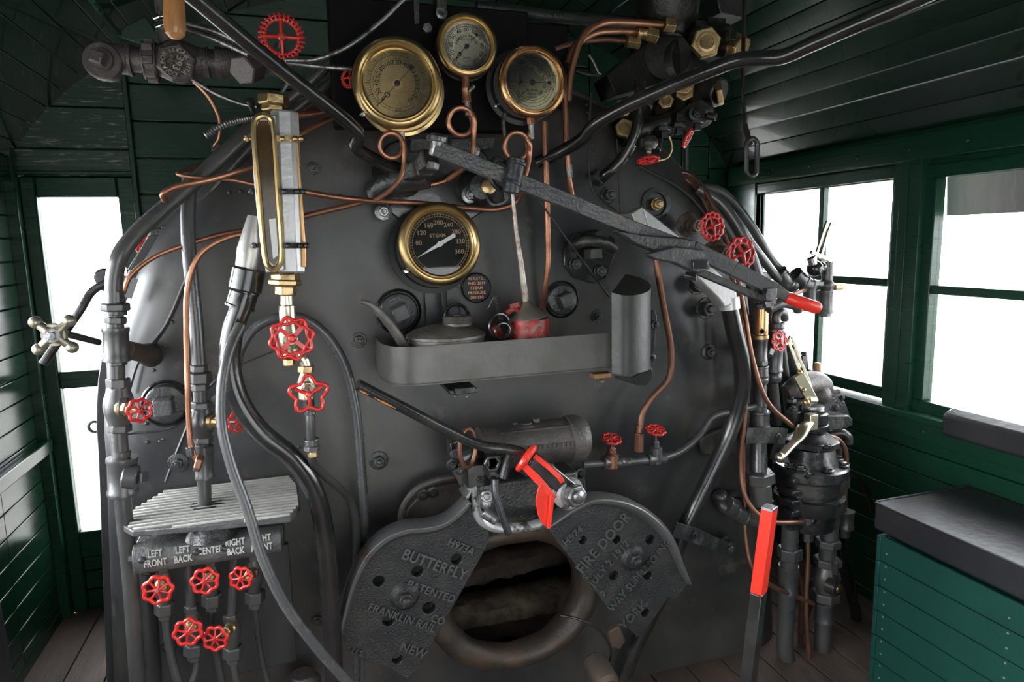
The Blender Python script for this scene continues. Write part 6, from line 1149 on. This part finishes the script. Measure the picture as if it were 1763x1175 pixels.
# the big brake valve
YS = 1.74
t = thing('brake_valve', 'big round black brake valve with curved brass handle on a stand of pipes at right', 'valve', P(1392, 900, YS))
c = P(1391, 905, YS); s_ = S(1, c); Z = lambda py: V((c.x, c.y, P(1391, py, YS).z))
def lz(m, prof, n=40): m.lathe(V((c.x, c.y, 0)), ZZ, [(Z(py).z, r*s_) for py, r in prof], n)
m = M(); lz(m, [(912, 22), (905, 40), (876, 44), (874, 55), (869, 57), (850, 57), (848, 50), (842, 50), (840, 55), (820, 55), (818, 53), (815, 60), (800, 60), (797, 57), (796, 46), (790, 43), (770, 36)], 48); part(m, 'body', K['gloss2'], t, sharp=22)
m = M(); m.lathe(V((c.x, c.y, Z(768).z)), ZZ, [(0, 38*s_), (.004, 44*s_), (.022, 44*s_), (.028, 36*s_), (.05, 22*s_)], 10); lz(m, [(742, 24), (738, 26), (730, 26), (728, 20)]); part(m, 'cap_nut', K['gloss2'], t, bev=.001)
m = M(); lz(m, [(730, 18), (727, 24), (712, 24), (710, 19)]); lz(m, [(712, 19), (706, 19), (705, 18), (700, 17), (699, 0)]); part(m, 'handle_socket', K['gloss'], t)
m = M(); lz(m, [(703, 18), (699, 17.5), (698.5, 0)]); part(m, 'top_disc', K['steel'], t)
hp = [P(1394, 728, YS-.06), P(1383, 738, YS-.075), P(1374, 755, YS-.09), P(1358, 772, YS-.11), P(1343, 788, YS-.13)]; q = catmull(hp, 5)
m = M(); m.tube(q, [.014+.008*sin(pi*min(1, k/12)) if k < 12 else .014 for k in range(len(q))], 14, flat=.6); m.ball(q[-1], .015, 14); m.box(P(1396, 726, YS-.05), (.03, .03, .05)); part(m, 'brass_handle', K['palebrass'], t, 'curved shiny brass handle', bev=.002)
m = M()
for an in (-100, -150, -50, -10, 190): a_ = radians(an); q = V((c.x+cos(a_)*50*s_, c.y+sin(a_)*50*s_, Z(795).z)); m.bolt(q, ZZ, .012, stud=False)
for x, y in ((1390, 818), (1424, 770), (1355, 775)): m.bolt(P(x, y, YS-.085), NY, .009, stud=False)
part(m, 'bolt', K['gloss'], t, bev=.001)
m = M(); m.prism([P(1424, 770, YS-.07), P(1438, 792, YS-.06), P(1420, 795, YS-.06)], (0, .05, 0)); m.prism([P(1352, 765, YS-.06), P(1362, 800, YS-.07), P(1340, 798, YS-.05)], (0, .05, 0))
m.cyl(P(1388, 895, YS-.07), P(1410, 885, YS-.02), .024); m.box(P(1360, 885, YS), (.08, .10, .07)); m.cyl(P(1425, 878, YS-.02), P(1425, 905, YS-.02), .038)
for i, z_ in enumerate((812, 832, 848, 866)): m.box(V((c.x-52*s_, c.y-.045, Z(z_).z)), (.04, .04, .018))
part(m, 'lug', K['gloss2'], t, bev=.004)
m = M(); m.box(P(1440, 828, YS-.03), (.036, .03, .05), Matrix.Rotation(radians(42), 3, 'Z')); part(m, 'plate_boss', K['gloss2'], t, bev=.004)
m = M(); m.box(P(1438, 829, YS-.058), (.034, .006, .04), Matrix.Rotation(radians(42), 3, 'Z')); part(m, 'name_plate', K['knobw'], t, bev=.0015)
m = M(); p_ = P(1411, 776, YS-.105); rx = V((1, .25, 0)); m.text('EV', .024, p_, rx, V((0, .3, 1)), .002, bold=.02); m.text('675', .024, P(1411, 789, YS-.115), rx, V((0, .3, 1)), .002, bold=.02); part(m, 'cast_lettering', K['gloss'], t)
# pipes below
pipe('brake_pipe', 'left upright black pipe with union below the big brake valve', K['pipe'], 14, [(1361, 900, 1.72), (1359, 960, 1.72), (1354, 1060, 1.72), (1352, 1120, 1.72), (1360, 1150, 1.72), (1378, 1185, 1.72)], [('collar', 1361, 905, 1360, 940, 1.72, 12), ('hex', 1360, 942, 1360, 962, 1.72, 21), ('collar', 1359, 962, 1359, 975, 1.72, 13), ('sleeve', 1358, 974, 1356, 1022, 1.72, 16)], n=18)
pipe('brake_pipe', 'right upright black pipe with hex unions and cock below the big brake valve', K['pipe'], 13.5, [(1428, 895, 1.72), (1424, 960, 1.72), (1420, 1040, 1.72), (1416, 1120, 1.72), (1424, 1190, 1.72)], [('collar', 1428, 905, 1427, 928, 1.72, 15), ('hex', 1426, 928, 1425, 942, 1.72, 21), ('hex', 1425, 942, 1425, 958, 1.72, 14), ('hex', 1425, 960, 1424, 974, 1.72, 23), ('globe', 1424, 972, 1422, 1020, 1.72, 21), ('hex', 1422, 1018, 1421, 1034, 1.72, 23), ('sleeve', 1419, 1036, 1418, 1070, 1.72, 15)], n=18)
t = thing('cut_out_cock', 'small black blade handle with worn brassy pivot on the right brake pipe', 'cock', P(1440, 1012, 1.68))
m = M(); m.lathe(P(1442, 1014, 1.66), V((.3, -1, 0)), [(-.03, .03), (0, .028), (.004, .02), (.004, 0)], 20); chain(m, [P(1441, 1012, 1.64), P(1438, 990, 1.64), P(1436, 968, 1.645)], [.018, .02, .018], [.006]*3); part(m, 'handle', K['gloss'], t, bev=.001)
m = M(); m.lathe(P(1444, 1014, 1.645), V((.3, -1, 0)), [(0, .015), (.004, .013), (.004, 0)], 16); part(m, 'pivot', K['goldnut'], t)
pipe('copper_line', 'thin copper line hanging straight down between the two brake pipes', K['dcopper'], 3.8, [(1390, 908, 1.70), (1391, 960, 1.70), (1388, 1040, 1.70), (1392, 1120, 1.70), (1395, 1190, 1.70)], [('hex', 1391, 915, 1391, 932, 1.70, 9, K['pipe'])])
pipe('copper_line', 'second thin copper line behind the left brake pipe', K['dcopper'], 4, [(1372, 985, 1.76), (1380, 1010, 1.76), (1378, 1100, 1.78), (1384, 1190, 1.78)])
pipe('air_hose', 'smooth black hose bending down at the far right of the brake stand', K['gloss'], 9, [(1442, 900, 1.84), (1450, 960, 1.84), (1465, 1020, 1.84), (1474, 1060, 1.83), (1470, 1110, 1.82), (1464, 1165, 1.80), (1462, 1190, 1.80)], [('collar', 1465, 1155, 1464, 1168, 1.80, 11)], cat='hose')
pipe('air_hose', 'black pipe slanting behind the copper line near the floor', K['pipe'], 8, [(1405, 1000, 1.80), (1385, 1060, 1.82), (1372, 1120, 1.84), (1366, 1190, 1.84)], cat='hose')
# stand column, elbow and side tees left of the brake valve
t = pipe('stand_column', 'dull black upright pipe with big hex-nutted elbow left of the brake valve', K['pipe'], 14, [(1306, 665, 1.74), (1306, 760, 1.74), (1306, 820, 1.72), (1310, 870, 1.70), (1322, 895, 1.69)], [('hex', 1308, 812, 1309, 832, 1.71, 25), ('collar', 1309, 832, 1311, 870, 1.70, 18), ('collar', 1311, 870, 1312, 888, 1.70, 20), ('sleeve', 1308, 708, 1308, 735, 1.73, 16)], n=18)
pipe('side_tee', 'pair of short horizontal pipe stubs with elbows left of the brake stand', K['pipe'], 11, [(1310, 900, 1.72), (1275, 888, 1.73), (1245, 872, 1.75), (1240, 858, 1.77)], [('sleeve', 1262, 880, 1282, 890, 1.73, 15), ('ball', 1232, 848, 1250, 866, 1.77, 14), ('sleeve', 1250, 868, 1266, 876, 1.74, 15)], n=16)
pipe('side_pipe', 'thinner horizontal pipe above the side tee', K['pipe'], 7, [(1240, 855, 1.79), (1270, 852, 1.78), (1300, 848, 1.76)])
m = M(); chain(m, [P(1284, 750, 1.70), P(1340, 750, 1.69), P(1352, 752, 1.70)], [.050]*3, [.008]*3); m.bolt(P(1341, 752, 1.685), V((.1, -1, 0)), .007); solo(m, 'pipe_strap', K['iron'], 'wide flat black strap across the pipes left of the brake valve', 'strap', bev=.002)
pipe('copper_line', 'faint brown line arching to the right wall behind the brake valve', K['dcopper'], 2.5, [(1456, 815, 1.9), (1475, 825, 1.92), (1492, 850, 1.92), (1500, 880, 1.92)])
# red-tipped reverse lever
t = thing('hand_lever', 'tall square black lever with bright red upper end in front of the brake stand', 'lever', P(1275, 1190, 1.36))
a = P(1325, 874, 1.36); b = P(1306, 1020, 1.36); e = P(1283, 1215, 1.36); bb = b.lerp(e, .001); w0 = S(27, a)
m = M(); R3 = None
def sq(m, a, b, w, w2, yaw=.55):
    d = (b-a).normalized(); x = V((cos(yaw), sin(yaw), 0)); x = (x-d*x.dot(d)).normalized(); m.bar(a, b, w, w*.75, up=x, w2=w2, t2=w2*.75)
sq(m, a, b, w0, w0*1.02); part(m, 'red_end', K['brightred'], t, 'red-painted upper end', bev=.002)
m = M(); sq(m, b, e, w0*1.015, w0*1.1); part(m, 'shaft', K['gloss'], t, bev=.002)
m = M(); sq(m, a+(a-b).normalized()*.003, a-(a-b).normalized()*.006, w0*1.0, w0*1.01); part(m, 'bare_tip', K['steel'], t, 'bare steel tip', bev=.002)
# left front seat corner at the very edge of the picture
m = M(); q = PX(10, 1140, XL+.06); m.prism([P(*q, 2.2) for q in ((-60, 960), (-5, 1000), (12, 1080), (30, 1190), (-60, 1190))], (0, -.3, 0)); solo(m, 'left_seat', K['vinyl'], 'dark seat edge at the very bottom left corner', 'seat', bev=.01)
